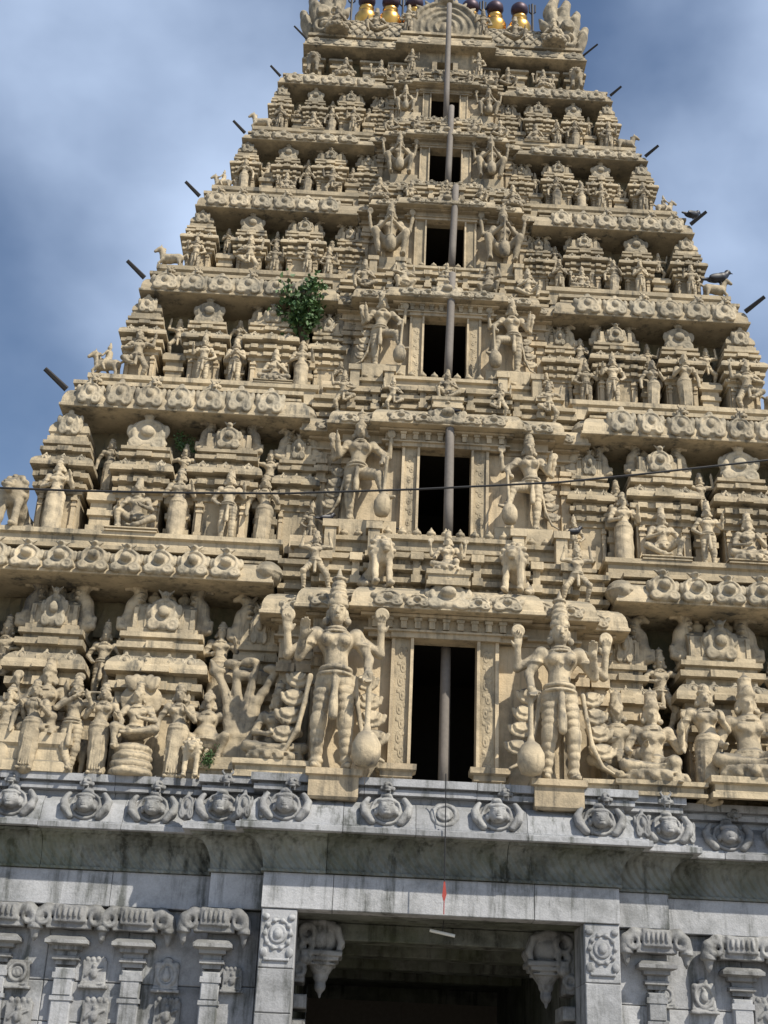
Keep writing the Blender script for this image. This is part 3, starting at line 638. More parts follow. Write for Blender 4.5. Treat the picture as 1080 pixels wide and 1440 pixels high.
# pilasters with scrolled brackets; niches between
def bracket_mesh(half=False):
    s = Clay((-.66, -.34, -.16), (.66, .1, .46), .018)
    s.box((0, -.06, .30), (.24, .13, .13), .02); s.box((0, -.02, .12), (.34, .12, .035), .01); s.box((0, -.03, .19), (.42, .12, .03), .012)
    for i in range(5): s.ell((-.16+.08*i, -.2, .31), (.03, .03, .08), .01)
    for x in (-1, 1):
        s.arc([(x*.2, -.06, .34), (x*.36, -.08, .36), (x*.48, -.08, .27), (x*.53, -.08, .15)], [.1, .1, .1, .085], .03)
        s.ring((x*.40, -.15, .24), .09, .035, 1); s.disc((x*.5, -.06, .10), .12, .028); s.cone((x*.5, -.06, .08), (x*.5, -.06, -.04), .085, .05, .01); s.cone((x*.5, -.06, -.04), (x*.5, -.06, -.11), .045, .015, .01)
    return s.mesh('bracket', 'granite_carved')
BRK = bracket_mesh()
cap_me = MB().sweep([(-.17, .12), (-.17, 0), (.17, 0), (.17, .12)], [(-.3, -.36), (-.02, -.36), (-.02, -.30), (.03, -.29), (.03, -.24), (-.02, -.23), (-.02, -.17), (.05, -.15), (.05, -.1), (.15, -.07), (.15, -.02), (.09, .03), (0, .05), (-.3, .05)]).mesh('capital', 'granite_carved')
sh_me = MB().bbox(-.15, .15, .02, .16, -3.6, -.4, .02).box(-.17, .17, 0.005, .16, -.55, -.47).box(-.17, .17, .005, .16, -.86, -.8).box(-.13, .13, -.005, .16, -.78, -.57).mesh('pilaster', 'granite')
NICHE = {}
for v in range(3):
    s = Clay((-.42, -.22, -.02), (.42, .1, .9), .02)
    s.box((0, 0, .4), (.3, .07, .3), .02); s.box((0, -.03, .06), (.36, .1, .04), .012); s.box((0, -.01, .13), (.31, .09, .03), .01)
    if v == 0: s.ring((0, -.08, .42), .2, .05, 1); s.ring((0, -.08, .42), .1, .035, 1); s.ell((0, -.08, .40), (.06, .05, .09))
    if v == 1:
        s.ell((0, -.08, .38), (.1, .07, .13)); s.ell((0, -.09, .55), (.06, .05, .07)); s.cone((-.08, -.08, .45), (-.2, -.08, .32), .04, .03); s.cone((.08, -.08, .45), (.2, -.08, .5), .04, .03)
        for i in range(4): s.ell((-.2+i*.135, -.04, .72), (.06, .06, .07), .02)
    if v == 2:
        s.ring((0, -.07, .45), .22, .05, 1, .02, 1.2); s.ell((0, -.09, .42), (.1, .08, .14)); s.ell((0, -.1, .58), (.055, .05, .06)); s.ell((0, -.04, .8), (.12, .07, .07)); s.ell((-.22, -.05, .68), (.08, .06, .09)); s.ell((.22, -.05, .68), (.08, .06, .09))
    NICHE[v] = s.mesh('niche', 'granite_carved')
def pilaster(px, py, Y, w=1.0):
    x = xat(px, py, Y); z = ZB0-.50
    p = add('pilaster', sh_me, (x, Y-.13, z), gate, sc=(w, 1, 1))
    o = add('capital', cap_me, (x, Y-.13, z), p); o.location = (0, 0, 0)
    b = add('bracket', BRK, (x, Y-.13, z), p); b.location = (0, .03, .055); b.scale = (1.0, 1, 1.0)
def niche(px, py, Y, v, sc=.62):
    q = at(px, py, Y); n = add('niche', NICHE[v], (q[0], Y-.02, q[2]), gate, sc=sc)
WY = GYw+.14
for px in (100, 193, 1035, 1130, 5, -95): pilaster(px, 1310, WY)
for px in (302, 918): pilaster(px, 1318, GYm+.14, .9)
for i, (px, py) in enumerate(((22, 1392), (130, 1392), (232, 1398), (990, 1428))): niche(px, py, WY, (0, 1, 2, 2)[i], .60)
niche(325, 1398, GYm+.13, 1, .48); niche(935, 1420, GYm+.13, 0, .48)
for px in (22, 130, 232, 1080): niche(px, 1455, WY, 1, .66)
# door pillars, corbels and passage
s = Clay((-.3, -.16, -.4), (.3, .06, .4), .014); s.ring((0, 0, .06), .2, .022, 1); s.ring((0, 0, .06), .11, .03, 1); s.ell((0, -.02, .06), (.07, .06, .08))
for i in range(10): a = i*.628; s.ell((.2*math.cos(a), -.01, .06+.2*math.sin(a)), (.04, .04, .04), .01)
s.box((0, 0, -.30), (.2, .04, .018), .006); s.ell((-.2, -.01, -.2), (.06, .04, .07)); s.ell((.2, -.01, -.2), (.06, .04, .07)); s.ell((-.2, -.01, .3), (.06, .04, .05)); s.ell((.2, -.01, .3), (.06, .04, .05))
REL = s.mesh('relief', 'granite')
def corbel():
    """scrolled corbel with a hanging lotus bud; wall at x = 0, top at z = 0, metres"""
    s = Clay((-.12, -.46, -1.3), (.88, .46, .06), .02)
    s.box((.06, 0, -.5), (.1, .3, .5), .03)
    s.ell((.40, 0, -.27), (.33, .34, .27), .03); s.box((.3, 0, -.08), (.34, .3, .08), .03)
    for y in (-.27, -.14, 0, .14, .27): s.arc([(.1, y, -.04), (.42, y, -.02), (.66, y, -.12), (.74, y, -.34), (.70, y, -.46)], [.04, .06, .065, .06, .04], .012)
    s.ring((.16, -.3, -.2), .12, .05, 1); s.ring((.16, -.3, -.42), .09, .045, 1); s.ell((.16, -.28, -.62), (.12, .1, .1)); s.ring((.06, -.3, -.8), .09, .04, 1)
    s.box((.42, 0, -.52), (.34, .36, .045), .015); s.box((.42, 0, -.60), (.29, .31, .035), .012); s.cone((.42, 0, -.64), (.42, 0, -.84), .27, .13, .02); s.box((.42, 0, -.68), (.24, .26, .02), .01)
    s.cone((.42, 0, -.84), (.42, 0, -.98), .085, .075, .02); s.ell((.42, 0, -1.03), (.1, .1, .1), .02); s.cone((.42, 0, -1.06), (.42, 0, -1.2), .06, .015, .02)
    return s.mesh('corbel', 'granite_carved')
CRB = corbel()
for sx in (-1, 1):
    a, b = sorted((sx*2.125, sx*(GX1-.01)))
    cut = [0, 1.1, 2.2, 3.05, 3.66, ZB0]
    for i in range(5):
        add('pillar_stone', MB().bbox(a, b, GYc+.02, GYc+.85, cut[i]+.003, cut[i+1]-.003, .014).mesh('pillar_stone', 'granite'), (0, 0, 0), gate)
    r = add('relief', REL, ((a+b)/2, GYc+.02, 4.08), gate, sc=(.95, .8, 1.0))
    c = add('corbel', CRB, (sx*2.13, GYc+1.32, ZB0-.004), gate, sc=(-sx*.92, .95, .92))
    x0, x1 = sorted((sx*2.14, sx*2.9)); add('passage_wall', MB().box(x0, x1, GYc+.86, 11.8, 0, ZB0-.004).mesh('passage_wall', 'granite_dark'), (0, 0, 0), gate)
    for j, z in enumerate((2.55, 3.1, 3.45)):
        add('jamb_moulding', MB().bbox(*(sorted((sx*1.93, sx*2.14))), GYc+.9, GYc+1.6, z-.25, z-.05, .02).mesh('jamb_moulding', 'granite_carved'), (0, 0, 0), gate)
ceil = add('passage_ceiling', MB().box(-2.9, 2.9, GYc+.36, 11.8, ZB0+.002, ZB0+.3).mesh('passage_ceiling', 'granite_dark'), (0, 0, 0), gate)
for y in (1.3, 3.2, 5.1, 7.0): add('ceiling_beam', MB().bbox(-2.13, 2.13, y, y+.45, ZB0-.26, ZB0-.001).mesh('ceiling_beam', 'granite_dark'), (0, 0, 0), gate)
for sx in (-1, 1): add('door_leaf', MB().box(*sorted((-.004 if sx<0 else .0, sx*2.13)), 11.2, 11.35, 0, ZB0-.3).mesh('door_leaf', 'wood'), (0, 0, 0), gate)  # added doors shut the unseen far end so the passage stays dark
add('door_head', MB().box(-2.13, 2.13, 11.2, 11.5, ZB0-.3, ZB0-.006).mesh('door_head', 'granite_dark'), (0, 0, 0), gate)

# ---------------------------------------------------------------- stucco tower
tower = empty('temple_tower', (0, 0, ZDECK)); TZ = ZDECK
tag(tower, 'tall cream stucco temple tower of seven receding tiers above the granite gateway', 'tower')
def tpart(name, mb, mat, parent=None, smooth=False):
    """part built in world coordinates"""
    o = bpy.data.objects.new(name, mb.mesh(name, mat, smooth)); C.objects.link(o); p = parent or tower
    o.parent = p; o.location = -WL[p]; WL[o] = Vector((0, 0, 0)); return o
YK = [.45, 1.45, 2.32, 3.07, 3.75, 4.33, 4.85]
WK = [8.25, 7.2, 6.22, 5.43, 4.68, 4.05, 3.52]
SK = [1.0, .90, .80, .71, .63, .56, .5]
avg = lambda l, r, Y: (zat(l[0], l[1], Y)+zat(r[0], r[1], Y))/2
CK = [avg((220, 806), (1000, 857), YK[0]+.28), avg((300, 582), (950, 615), YK[1]), avg((300, 415), (930, 447), YK[2]), avg((380, 297), (875, 322), YK[3]),
      avg((420, 200), (830, 221), YK[4]), avg((470, 117), (800, 143), YK[5]), zat(620, 73, YK[6])]
FPX_ = [None, ((200, 750), (1000, 798)), ((300, 537), (930, 573)), ((365, 384), (880, 412)), ((400, 270), (860, 295)), ((430, 185), (830, 207)), ((470, 101), (800, 124))]
FK = [ZDECK]+[avg(*FPX_[k], YK[k]-.2*SK[k]) for k in range(1, 7)]
LT = [avg((FPX_[k+1][0][0], FPX_[k+1][0][1]+7*SK[k]), (FPX_[k+1][1][0], FPX_[k+1][1][1]+7*SK[k]), YK[k]+.18*SK[k]) for k in range(6)]
SILLPY = [1080, 744, 525, 371, 257, 167, 100]; TOPPY = [905, 637, 452, 316, 214, 137, 88]
HW = [.52, .475, .43, .41, .36, .34, .2]
YC = [YK[k]+.12*SK[k] for k in range(7)]
TOPZ = [zat(626, TOPPY[k], YC[k]) for k in range(7)]
SILL = [ZDECK-.0]+[zat(626, SILLPY[k], YC[k-1]+.45*SK[k]) for k in range(1, 7)]
A1 = [.152*q for q in WK]; A2 = [.262*q for q in WK]; A3 = [.333*q for q in WK]; AI = [.405*q for q in WK]
print('CK', np.round(CK, 2), 'FK', np.round(FK, 2), 'TOP', np.round(TOPZ, 2), 'SILL', np.round(SILL, 2), 'LT', np.round(LT, 2))

def kapota(z0, h, o0, o1, back=-.3):
    return [(back, z0), (o1-.01, z0), (o1, z0+.01), (o1, z0+.13*h), (o1-.02, z0+.15*h)]+[(o0+(o1-.03-o0)*math.cos(t*math.pi/2)**.9, z0+(.2+.75*math.sin(t*math.pi/2))*h) for t in np.linspace(0, .95, 6)]+[(o0, z0+h), (back, z0+h)]
random.seed(11)
PAV = {}
def pavilion(k, typ, x, Y, a, h, s, d):
    F = FK[k]; P0 = (x, Y, F)
    key = (k, typ, round(a, 3))
    if key not in PAV:
        pr = [(-.2, 0), (.09, 0), (.09, .03), (.055, .035), (.055, .06), (0, .065), (0, .33), (.035, .335), (.035, .365), (.085, .375), (.085, .405), (.02, .41), (.02, .44), (.105, .45), (.105, .485), (.03, .49), (.03, .525),
              (.16, .53), (.16, .552), (.145, .575), (.10, .60), (.04, .62), (-.02, .625), (-.02, .655), (.07, .66), (.07, .69), (-.01, .695), (-.01, .715), (.05, .72), (.05, .745), (-.2, .745)]
        body = MB().sweep([(-a, d), (-a, 0), (a, 0), (a, d)], [((o*1.35 if o > 0 else o)*s, z*h) for o, z in pr])
        body.box(-a*.32, a*.32, -.17*s, 0, .372*h, .408*h).box(-a*.32, a*.32, -.20*s, 0, .447*h, .488*h).box(-a*.36, a*.36, -.28*s, .0, .528*h, .556*h).box(-a*.30, a*.30, -.2*s, 0, .556*h, .60*h).box(-a*.36, a*.36, -.15*s, 0, .657*h, .692*h)
        for q in (-.8, .8): body.box(q*a-.17*a, q*a+.17*a, -.16*s, 0, .374*h, .406*h).box(q*a-.17*a, q*a+.17*a, -.19*s, 0, .449*h, .486*h)
        pil = MB().box(-.1*a, .1*a, -.055*s, .02, .065*h, .33*h).box(-.14*a, .14*a, -.075*s, .02, .065*h, .095*h).box(-.15*a, .15*a, -.09*s, .02, .285*h, .305*h).box(-.13*a, .13*a, -.07*s, .02, .245*h, .26*h)
        z0 = .746*h; rh = .254*h
        if typ == 'sala':
            rd = .42*d; ar = [(math.cos(t)*rd*(1.08 if .3 < t < 2.8 else 1), z0+rh*.08+math.sin(t)*rh*.68) for t in np.linspace(0, math.pi, 9)]
            rf = MB(); n = len(ar); b = a*.84
            rf.add([(-b, rd-y, z) for y, z in ar]+[(b, rd-y, z) for y, z in ar], [tuple((i, i+n, i+n+1, i+1)) for i in range(n-1)]+[tuple(range(n)), tuple(range(2*n-1, n-1, -1))])
            rf.box(-a*.94, a*.94, -.03*s, 2*rd+.03, z0, z0+rh*.09)
            for i in range(6): rf.box(-b+.02+i*(2*b-.1)/5, -b+.09+i*(2*b-.1)/5, -.02*s, .15*rd, z0+rh*.1, z0+rh*.5)
        elif typ == 'panjara':
            rf = MB().box(-a*.8, a*.8, -.02, d, z0, z0+rh*.55, .1*a, 0).box(-a*.9, a*.9, -.05*s, d, z0, z0+rh*.1)
        else:
            rf = MB().box(-a*.98, a*.98, -.06*s, d, z0, z0+rh*.14).box(-a*.88, a*.88, 0, d, z0+rh*.14, z0+rh*.24)
            pts = [(a*.9, z0+rh*.24), (a*1.0, z0+rh*.3), (a*.97, z0+rh*.45), (a*.78, z0+rh*.66), (a*.45, z0+rh*.8), (a*.15, z0+rh*.84)]
            n = len(pts); cy = a*.85
            rf.add([(sx*r, cy+sy*r*.9, z) for sx, sy in ((-1, -1), (1, -1), (1, 1), (-1, 1)) for r, z in pts],
                   [(i*n+j, ((i+1) % 4)*n+j, ((i+1) % 4)*n+j+1, i*n+j+1) for i in range(4) for j in range(n-1)]+[tuple(i*n+n-1 for i in range(4))])
        PAV[key] = (body.mesh('shrine_pavilion', 'stucco'), pil.mesh('pilaster', 'pale'), rf.mesh('roof', 'stucco'))
    bm, pm, rm = PAV[key]
    o = add('shrine_pavilion', bm, P0, tower)
    def sub(name, me, l, **kw): c = add(name, me, (0, 0, 0), None, **kw); c.parent = o; c.location = l; WL[c] = Vector(P0)+Vector(l); return c
    for q in (-.8, .8): sub('pilaster', pm, (q*a, 0, 0))
    sub('roof', rm, (0, 0, 0))
    nb = 4 if a > .5 else 3
    for i in range(nb): sub('crest', CREST_WIDE, (-a*.85+1.7*a*i/(nb-1), -.17*s, .533*h), sc=(.46*a, .36*s, .125*h), rx=R(-16))
    z0 = .746*h; rh = .254*h
    if typ == 'sala':
        sub('crest', CREST_BOSS, (0, -.02*s, z0+rh*.05), sc=(.95*a, .5*s, rh*.72))
        for q in (-1, 1): sub('roof_beast', YALI, (q*a*.86, .3*d, z0), sc=(q*rh*.95, rh*1.1, rh*1.08))
        for i in range(3): sub('finial', POT, (-a*.42+.42*a*i, .42*d, z0+rh*.68), sc=(rh*.36, rh*.36, rh*.42))
    elif typ == 'panjara':
        sub('crest', CREST_BOSS, (0, .03*s, z0-.01*h), sc=(2.0*a, .55*s, rh*1.02))
    else:
        sub('crest', CREST_WIDE, (0, -.02*s, z0+rh*.2), sc=(1.25*a, .5*s, rh*.95)); sub('finial', POT, (0, a*.85, z0+rh*.78), sc=(rh*.42, rh*.42, rh*.42))
    return o
def pedestal(k, x, Y, a, h, s, d):
    pr = [(-.1, 0), (.06, 0), (.06, .08), (.02, .09), (.02, .22), (.05, .23), (.05, .33), (0, .34), (0, .5), (.05, .52), (.05, .62), (.01, .64), (.01, .76), (.09, .79), (.09, .92), (.04, 1.0), (-.1, 1.0)]
    key = ('ped', k, round(a, 3))
    if key not in PAV: PAV[key] = MB().sweep([(-a, d), (-a, 0), (a, 0), (a, d)], [(o*s, z*h) for o, z in pr]).box(-a, a, 0.0, d, .94*h, .998*h).mesh('pedestal', 'stucco')
    return add('pedestal', PAV[key], (x, Y, FK[k]), tower)
KIND = [('sala', 'sala', 'kuta')]+[('sala', 'panjara', 'kuta')]*5
POSK = [(.574, .80, .99)]+[(.558, .768, .968)]*5; AW = [(.082, .062, .055)]+[(.076, .060, .058)]*5
GAPSK = [(.455, .692, .895)]+[(.448, .668, .862)]*5
for k in range(6):
    s, W, Y0, F, Cc = SK[k], WK[k], YK[k], FK[k], CK[k]; h = (Cc-F); d = 1.0*s
    YP = Y0+(.62 if k == 0 else .20*s); YW = Y0+(1.65 if k == 0 else 1.2*s)
    nxtF = LT[k]; ch = nxtF-Cc; t0 = .28 if k == 0 else 0
    for sx in (-1, 1):
        # core wall of the wing
        x0, x1 = sorted((sx*(A3[k]-.02), sx*(W-.35*s)))
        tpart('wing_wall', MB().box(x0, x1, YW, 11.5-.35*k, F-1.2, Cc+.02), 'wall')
        if k:
            p0 = [(sx*W*1.10, Y0+1.2*s), (sx*W*1.10, Y0-.28*s), (sx*(AI[k]-.02), Y0-.28*s), (sx*(AI[k]-.02), Y0+1.2*s)]
            z0, z1 = LT[k-1]-.02, F
            tpart('tier_plinth', MB().sweep(p0 if sx < 0 else p0[::-1], [(-1.4*s, z0), (.06*s, z0), (.06*s, z0+(z1-z0)*.25), (0, z0+(z1-z0)*.32), (0, z0+(z1-z0)*.7), (.07*s, z0+(z1-z0)*.78), (.07*s, z1), (-1.4*s, z1)]), 'stucco')
        # cornice of the wing: rolled eave and ledge, with its row of crests
        w0, w1 = AI[k], W-.42*s; Yq = Y0; Y0 = Y0+t0
        path = [(sx*w1, 10.5-.3*k), (sx*w1, Y0+.42*s), (sx*w0, Y0+.42*s), (sx*w0, Y0+2.0*s)]
        if sx > 0: path = path[::-1]
        co = tpart('cornice', MB().sweep(path, kapota(Cc, ch*.70, .16*s, .42*s, -1.6*s)), 'stucco')
        tpart('ledge', MB().sweep(path, [(-1.6*s, Cc+ch*.70+.003), (.2*s, Cc+ch*.70+.003), (.2*s, Cc+ch*.78), (.1*s, Cc+ch*.80), (.1*s, Cc+ch*.86), (.24*s, Cc+ch*.88), (.24*s, nxtF), (-1.6*s, nxtF)]), 'stucco')
        nm = (8, 7, 6, 6, 5, 5)[k]; span = (W-.25*s)-(w0+.05)
        for i in range(nm):
            x = sx*(w0+.12*s+(span-.1*s)*(i+.5)/nm); b = span/nm
            me = CREST_BOSS if k == 0 else CREST_WIDE
            sc = (b*(1.0 if k == 0 else random.uniform(.88, 1.02)), .75*s, ch*(.86 if k == 0 else 1.12)*random.uniform(.95, 1.05))
            c = add('crest', me, (0, 0, 0)); c.parent = co; c.location = Vector((x, Y0+.02*s, Cc+ch*.05))-WL[co]; c.scale = sc; c.rotation_euler = (R(-11), 0, R(random.uniform(-4, 4)))
            if k in (1, 2, 3) and i in (nm//2-1, nm//2+1, nm-1): add('lion_mask', KIRTI, (x+b*.1, Y0+.1*s, Cc+ch*.95), tower, sc=.34*s)
        Y0 = Yq
        # shrine pavilions and the pedestals in the gaps
        for j in range(3):
            pavilion(k, KIND[k][j], sx*POSK[k][j]*W, YP+(.06*s if j == 1 else 0), AW[k][j]*W*(.93, .90, .84, .82, .82, .82)[k], h*1.0-.01, s, d)
        for j in range(3): pedestal(k, sx*GAPSK[k][j]*W, YP+.14*s, (.026 if j else .024)*W, h*.40, s, d*.5)
        for j in range(1, 3):
            x = sx*GAPSK[k][j]*W; b = .03*W
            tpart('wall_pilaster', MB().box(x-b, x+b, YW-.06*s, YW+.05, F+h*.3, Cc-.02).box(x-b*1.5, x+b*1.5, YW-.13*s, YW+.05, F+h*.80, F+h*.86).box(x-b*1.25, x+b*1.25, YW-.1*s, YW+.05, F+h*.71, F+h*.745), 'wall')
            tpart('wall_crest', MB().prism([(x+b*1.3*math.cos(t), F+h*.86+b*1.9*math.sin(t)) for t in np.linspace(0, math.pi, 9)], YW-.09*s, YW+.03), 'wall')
        # recess between the wing and the centre: deeper shrine with a bulging drum under the eave
        xr = sx*(A3[k]+AI[k])/2; br = (AI[k]-A3[k])/2+.05
        rw = MB().box(xr-br, xr+br, YW+.12*s, YW+1.2, F-.3, Cc+ch)
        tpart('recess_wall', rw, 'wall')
        tpart('recess_cornice', MB().sweep([(xr-br*.95, YW+.13*s), (xr+br*.95, YW+.13*s)], kapota(Cc-ch*.1, ch*.7, .1*s, .62*s, -.1)), 'stucco')
        dr = Clay((-.6, -.6, -.1), (.6, .6, 1.2), .05) if 'DRUM' not in PAV else None
        if dr is not None: dr.ell((0, 0, .5), (.48, .48, .5)); dr.ring((0, 0, .5), .47, .06, 2); dr.ell((0, -.4, .5), (.22, .14, .25), .05); PAV['DRUM'] = dr.mesh('drum_crest', 'crest')
        add('drum_crest', PAV['DRUM'], (xr, Y0+.55*s, Cc+ch*.02), tower, sc=(br*1.5, .6*s, ch*.75))
        pavilion(k, 'sala', sx*.378*W, YP+.2*s, .040*W, h*.97, s*.8, d*.5)
        # iron rod sticking out of the eave's corner
        q = Vector((sx*(W-.1*s), Y0+.05*s, Cc+ch*.55)); e = q+Vector((sx*.44*s, -.28*s, .30*s))
        tpart('corner_rod', MB().tube([q, e], [.065*s, .05*s], 6), 'iron')
    # ---------------- central bay
    yc, T, S, Sn = YC[k], TOPZ[k], SILL[k], SILL[k+1]; hw, a1, a2, a3 = HW[k], A1[k], A2[k], A3[k]; G = Sn-T
    for sx in (-1, 1):
        x0, x1 = sorted((sx*hw, sx*a2)); tpart('bay_wall', MB().box(x0, x1, yc, yc+.16, S-.45, T), 'pale')
        x0, x1 = sorted((sx*a2, sx*a3)); tpart('bay_wall', MB().box(x0, x1, yc+.38*s, yc+1.6, S-.45, T+.36*G).box(x0, x1, yc+.95*s, yc+1.6, T+.35*G, Sn-.02), 'pale')
        # plain pilasters at the bay's edge, with stepped capitals
        for xq, yq in ((a2-.13*s, yc), (a3-.13*s, yc+.38*s), (a2+.12*s, yc+.38*s)):
            x = sx*xq; b = .095*s; hh = T-S
            tpart('pilaster', MB().box(x-b, x+b, yq-.07*s, yq+.02, S, T).box(x-b*1.3, x+b*1.3, yq-.1*s, yq+.02, S, S+.1*hh).box(x-b*1.35, x+b*1.35, yq-.12*s, yq+.02, S+.66*hh, S+.70*hh)
                  .box(x-b*1.6, x+b*1.6, yq-.16*s, yq+.02, S+.78*hh, S+.84*hh).box(x-b*1.25, x+b*1.25, yq-.11*s, yq+.02, S+.88*hh, S+.93*hh), 'pale')
    tpart('bay_wall', MB().box(-a2, a2, yc+.62*s, yc+1.7, T+.30*G, Sn-.03).box(-a2, a2, yc+.02, yc+.15, T+.002, T+.35*G), 'stucco')
    # chamber behind the window, its unlit darkness put into a near-black colour
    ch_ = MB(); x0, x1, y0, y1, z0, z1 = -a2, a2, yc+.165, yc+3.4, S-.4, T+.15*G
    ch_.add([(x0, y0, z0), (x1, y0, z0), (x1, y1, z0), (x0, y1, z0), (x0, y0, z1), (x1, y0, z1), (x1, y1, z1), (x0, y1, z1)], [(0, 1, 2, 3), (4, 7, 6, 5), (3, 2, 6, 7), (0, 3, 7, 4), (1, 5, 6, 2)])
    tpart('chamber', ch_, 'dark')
    def cpath(dy, f=1.0):
        return [(-a3*f, yc+1.6+dy), (-a3*f, yc+.38*s+dy), (-a2*f, yc+.38*s+dy), (-a2*f, yc+dy), (-a1*f, yc+dy), (-a1*f, yc-.16*s+dy),
                (a1*f, yc-.16*s+dy), (a1*f, yc+dy), (a2*f, yc+dy), (a2*f, yc+.38*s+dy), (a3*f, yc+.38*s+dy), (a3*f, yc+1.6+dy)]
    tpart('lintel', MB().sweep(cpath(0), [(-.06, T+.004), (.02*s, T+.004), (.02*s, T+.035*G), (.10*s, T+.04*G), (.10*s, T+.055*G), (.03*s, T+.06*G), (.03*s, T+.14*G), (.16*s, T+.145*G), (.16*s, T+.165*G), (-.06, T+.165*G)]), 'pale')
    co = tpart('cornice', MB().sweep(cpath(0), kapota(T+.17*G, .20*G, .10*s, .36*s, -.5)), 'stucco')
    if k < 3:
        nd = 11 if k == 0 else 10
        dm = MB().box(-.05*s, .05*s, 0, .1*s, 0, .075*G).box(-.065*s, .065*s, -.02*s, .1*s, .055*G, .078*G).mesh('dentil', 'stucco')
        for i in range(nd): add('dentil', dm, (-a1*.93+1.86*a1*i/(nd-1), yc-.28*s, T+.062*G), tower)
    for x, q in ((0, .85), (-a1*.78, .62), (a1*.78, .62), (-a1*.4, .5), (a1*.4, .5), (-a2*.72, .6), (a2*.72, .6), (-a2*.95, .5), (a2*.95, .5), (-a3*.92, .55), (a3*.92, .55)):
        dy = -.16*s if abs(x) < a1 else 0 if abs(x) < a2 else .38*s
        c = add('crest', CREST_BOSS if x == 0 else CREST_WIDE, (0, 0, 0)); c.parent = co; c.location = (x, yc+dy-.31*s, T+.175*G); c.scale = (.62*q*s*1.5, .7*s, .24*G*q*1.25); c.rotation_euler = (R(-14), 0, 0)
    bands = [(-.6, T+.372*G), (.10*s, T+.372*G), (.10*s, T+.40*G), (0, T+.41*G), (0, T+.44*G), (.12*s, T+.45*G), (.12*s, T+.49*G), (.02*s, T+.50*G), (.02*s, T+.535*G), (.16*s, T+.545*G), (.16*s, T+.585*G), (.05*s, T+.60*G), (.05*s, T+.64*G), (.14*s, T+.65*G), (.14*s, T+.69*G), (-.6, T+.69*G)]
    tpart('moulding', MB().sweep(cpath(.20*s), bands), 'stucco')
    tpart('parapet', MB().sweep(cpath(.46*s, .97), [(-.9, T+.692*G), (.04*s, T+.692*G), (.04*s, T+.72*G), (-.03*s, T+.73*G), (-.03*s, T+.76*G), (.06*s, T+.77*G), (.06*s, T+.80*G), (-.02*s, T+.81*G), (-.02*s, T+.86*G), (.05*s, T+.87*G), (.05*s, T+.905*G), (-.9, T+.905*G)]), 'stucco')
    fm = MB().box(-.028*s, .028*s, -.02*s, .06*s, 0, .034*G).mesh('frieze_bead', 'stucco')
    if k < 3:
        for i in range(34):
            x = -a2*.98+1.96*a2*i/33; add('frieze_bead', fm, (x, yc+.2*s-(.16*s if abs(x) < a1 else 0)+.0*s, T+.408*G), tower)
    for i in range(9):
        x = -a2*.95+1.9*a2*i/8
        if i % 2 == 0 and 0 < i < 8: continue
        y = yc+.2*s-(.16*s if abs(x) < a1 else 0); b = .09*s
        tpart('moulding_block', MB().box(x-b, x+b, y-.22*s, y+.1, T+.44*G, T+.50*G).box(x-b*.7, x+b*.7, y-.17*s, y+.1, T+.50*G, T+.62*G).box(x-b*1.2, x+b*1.2, y-.25*s, y+.1, T+.62*G, T+.68*G), 'stucco')
    if k < 3:
        n = 17 if k < 2 else 13
        for i in range(n):
            x = -a2*.94+1.88*a2*i/(n-1); y = yc+.46*s-(.16*s if abs(x) < a1*.97 else 0)
            if abs(abs(x)-a1*.97) < .06: continue
            add('parapet_finial', POT, (x, y+.05*s, T+.90*G), tower, sc=(.21*s, .21*s, .095*G))
        for x in (-a2*.93, -a1, a1, a2*.93):
            tpart('parapet_post', MB().box(x-.1*s, x+.1*s, yc+.2*s, yc+.6*s, T+.70*G, T+.97*G).box(x-.14*s, x+.14*s, yc+.17*s, yc+.6*s, T+.93*G, T+.99*G), 'stucco')
    else:
        for i in range(9):
            x = -a2*.9+1.8*a2*i/8; add('crest', CREST_WIDE, (x, yc+.46*s-(.16*s if abs(x) < a1 else 0), T+.86*G), tower, sc=(.42*s, .4*s, .16*G))
    # window frame: carved jambs, architrave, sill
    wf = empty('window', (0, yc, S)); wf.parent = tower; wf.location = Vector((0, yc, S))-WL[tower]
    jw = .30*s
    for sx in (-1, 1):
        x0, x1 = sorted((sx*hw, sx*(hw+.05*s))); tpart('inner_jamb', MB().box(x0, x1, yc-.20*s, yc+.02, S, T), 'pale', wf)
        x0, x1 = sorted((sx*(hw+.052*s), sx*(hw+jw))); tpart('jamb', MB().box(x0, x1, yc-.13*s, yc+.02, S, T), 'stucco', wf)
        x0, x1 = sorted((sx*(hw+jw+.002), sx*(hw+jw+.06*s))); tpart('outer_jamb', MB().box(x0, x1, yc-.17*s, yc+.02, S, T), 'pale', wf)
        if k < 3:
            xc = sx*(hw+.052*s+(jw-.052*s)/2); cv = Clay((-.3, -.15, -.1), (.3, .1, 3.2), .03)
            if ('VINE', k) not in PAV:
                nn = int((T-S)/(.23*s))
                for i in range(nn): z = .12+i*3.0/nn; q = (-1)**i; cv.ring((q*.05, 0, z), .1, .04, 1); cv.ell((-q*.14, 0, z+.08), (.08, .05, .06)); cv.ell((q*.05, -.02, z), (.05, .05, .05))
                PAV[('VINE', k)] = cv.mesh('vine_carving', 'stucco')
            v = add('vine_carving', PAV[('VINE', k)], (0, 0, 0)); v.parent = wf; v.location = Vector((xc, yc-.125*s, S+.02))-WL[wf]; v.scale = (.40*s, .35*s, (T-S)*.98/3.1)
        if k == 0:
            x0, x1 = sorted((sx*(hw+.002), sx*(hw+jw+.13))); tpart('jamb_base', MB().sweep([(x0, yc+.02), (x0, yc-.2), (x1, yc-.2), (x1, yc+.02)], [(-.1, S+.02), (.0, S+.02), (.0, S+.14), (.04, S+.16), (.04, S+.24), (.10, S+.27), (.10, S+.36), (-.1, S+.36)]), 'pale', wf)
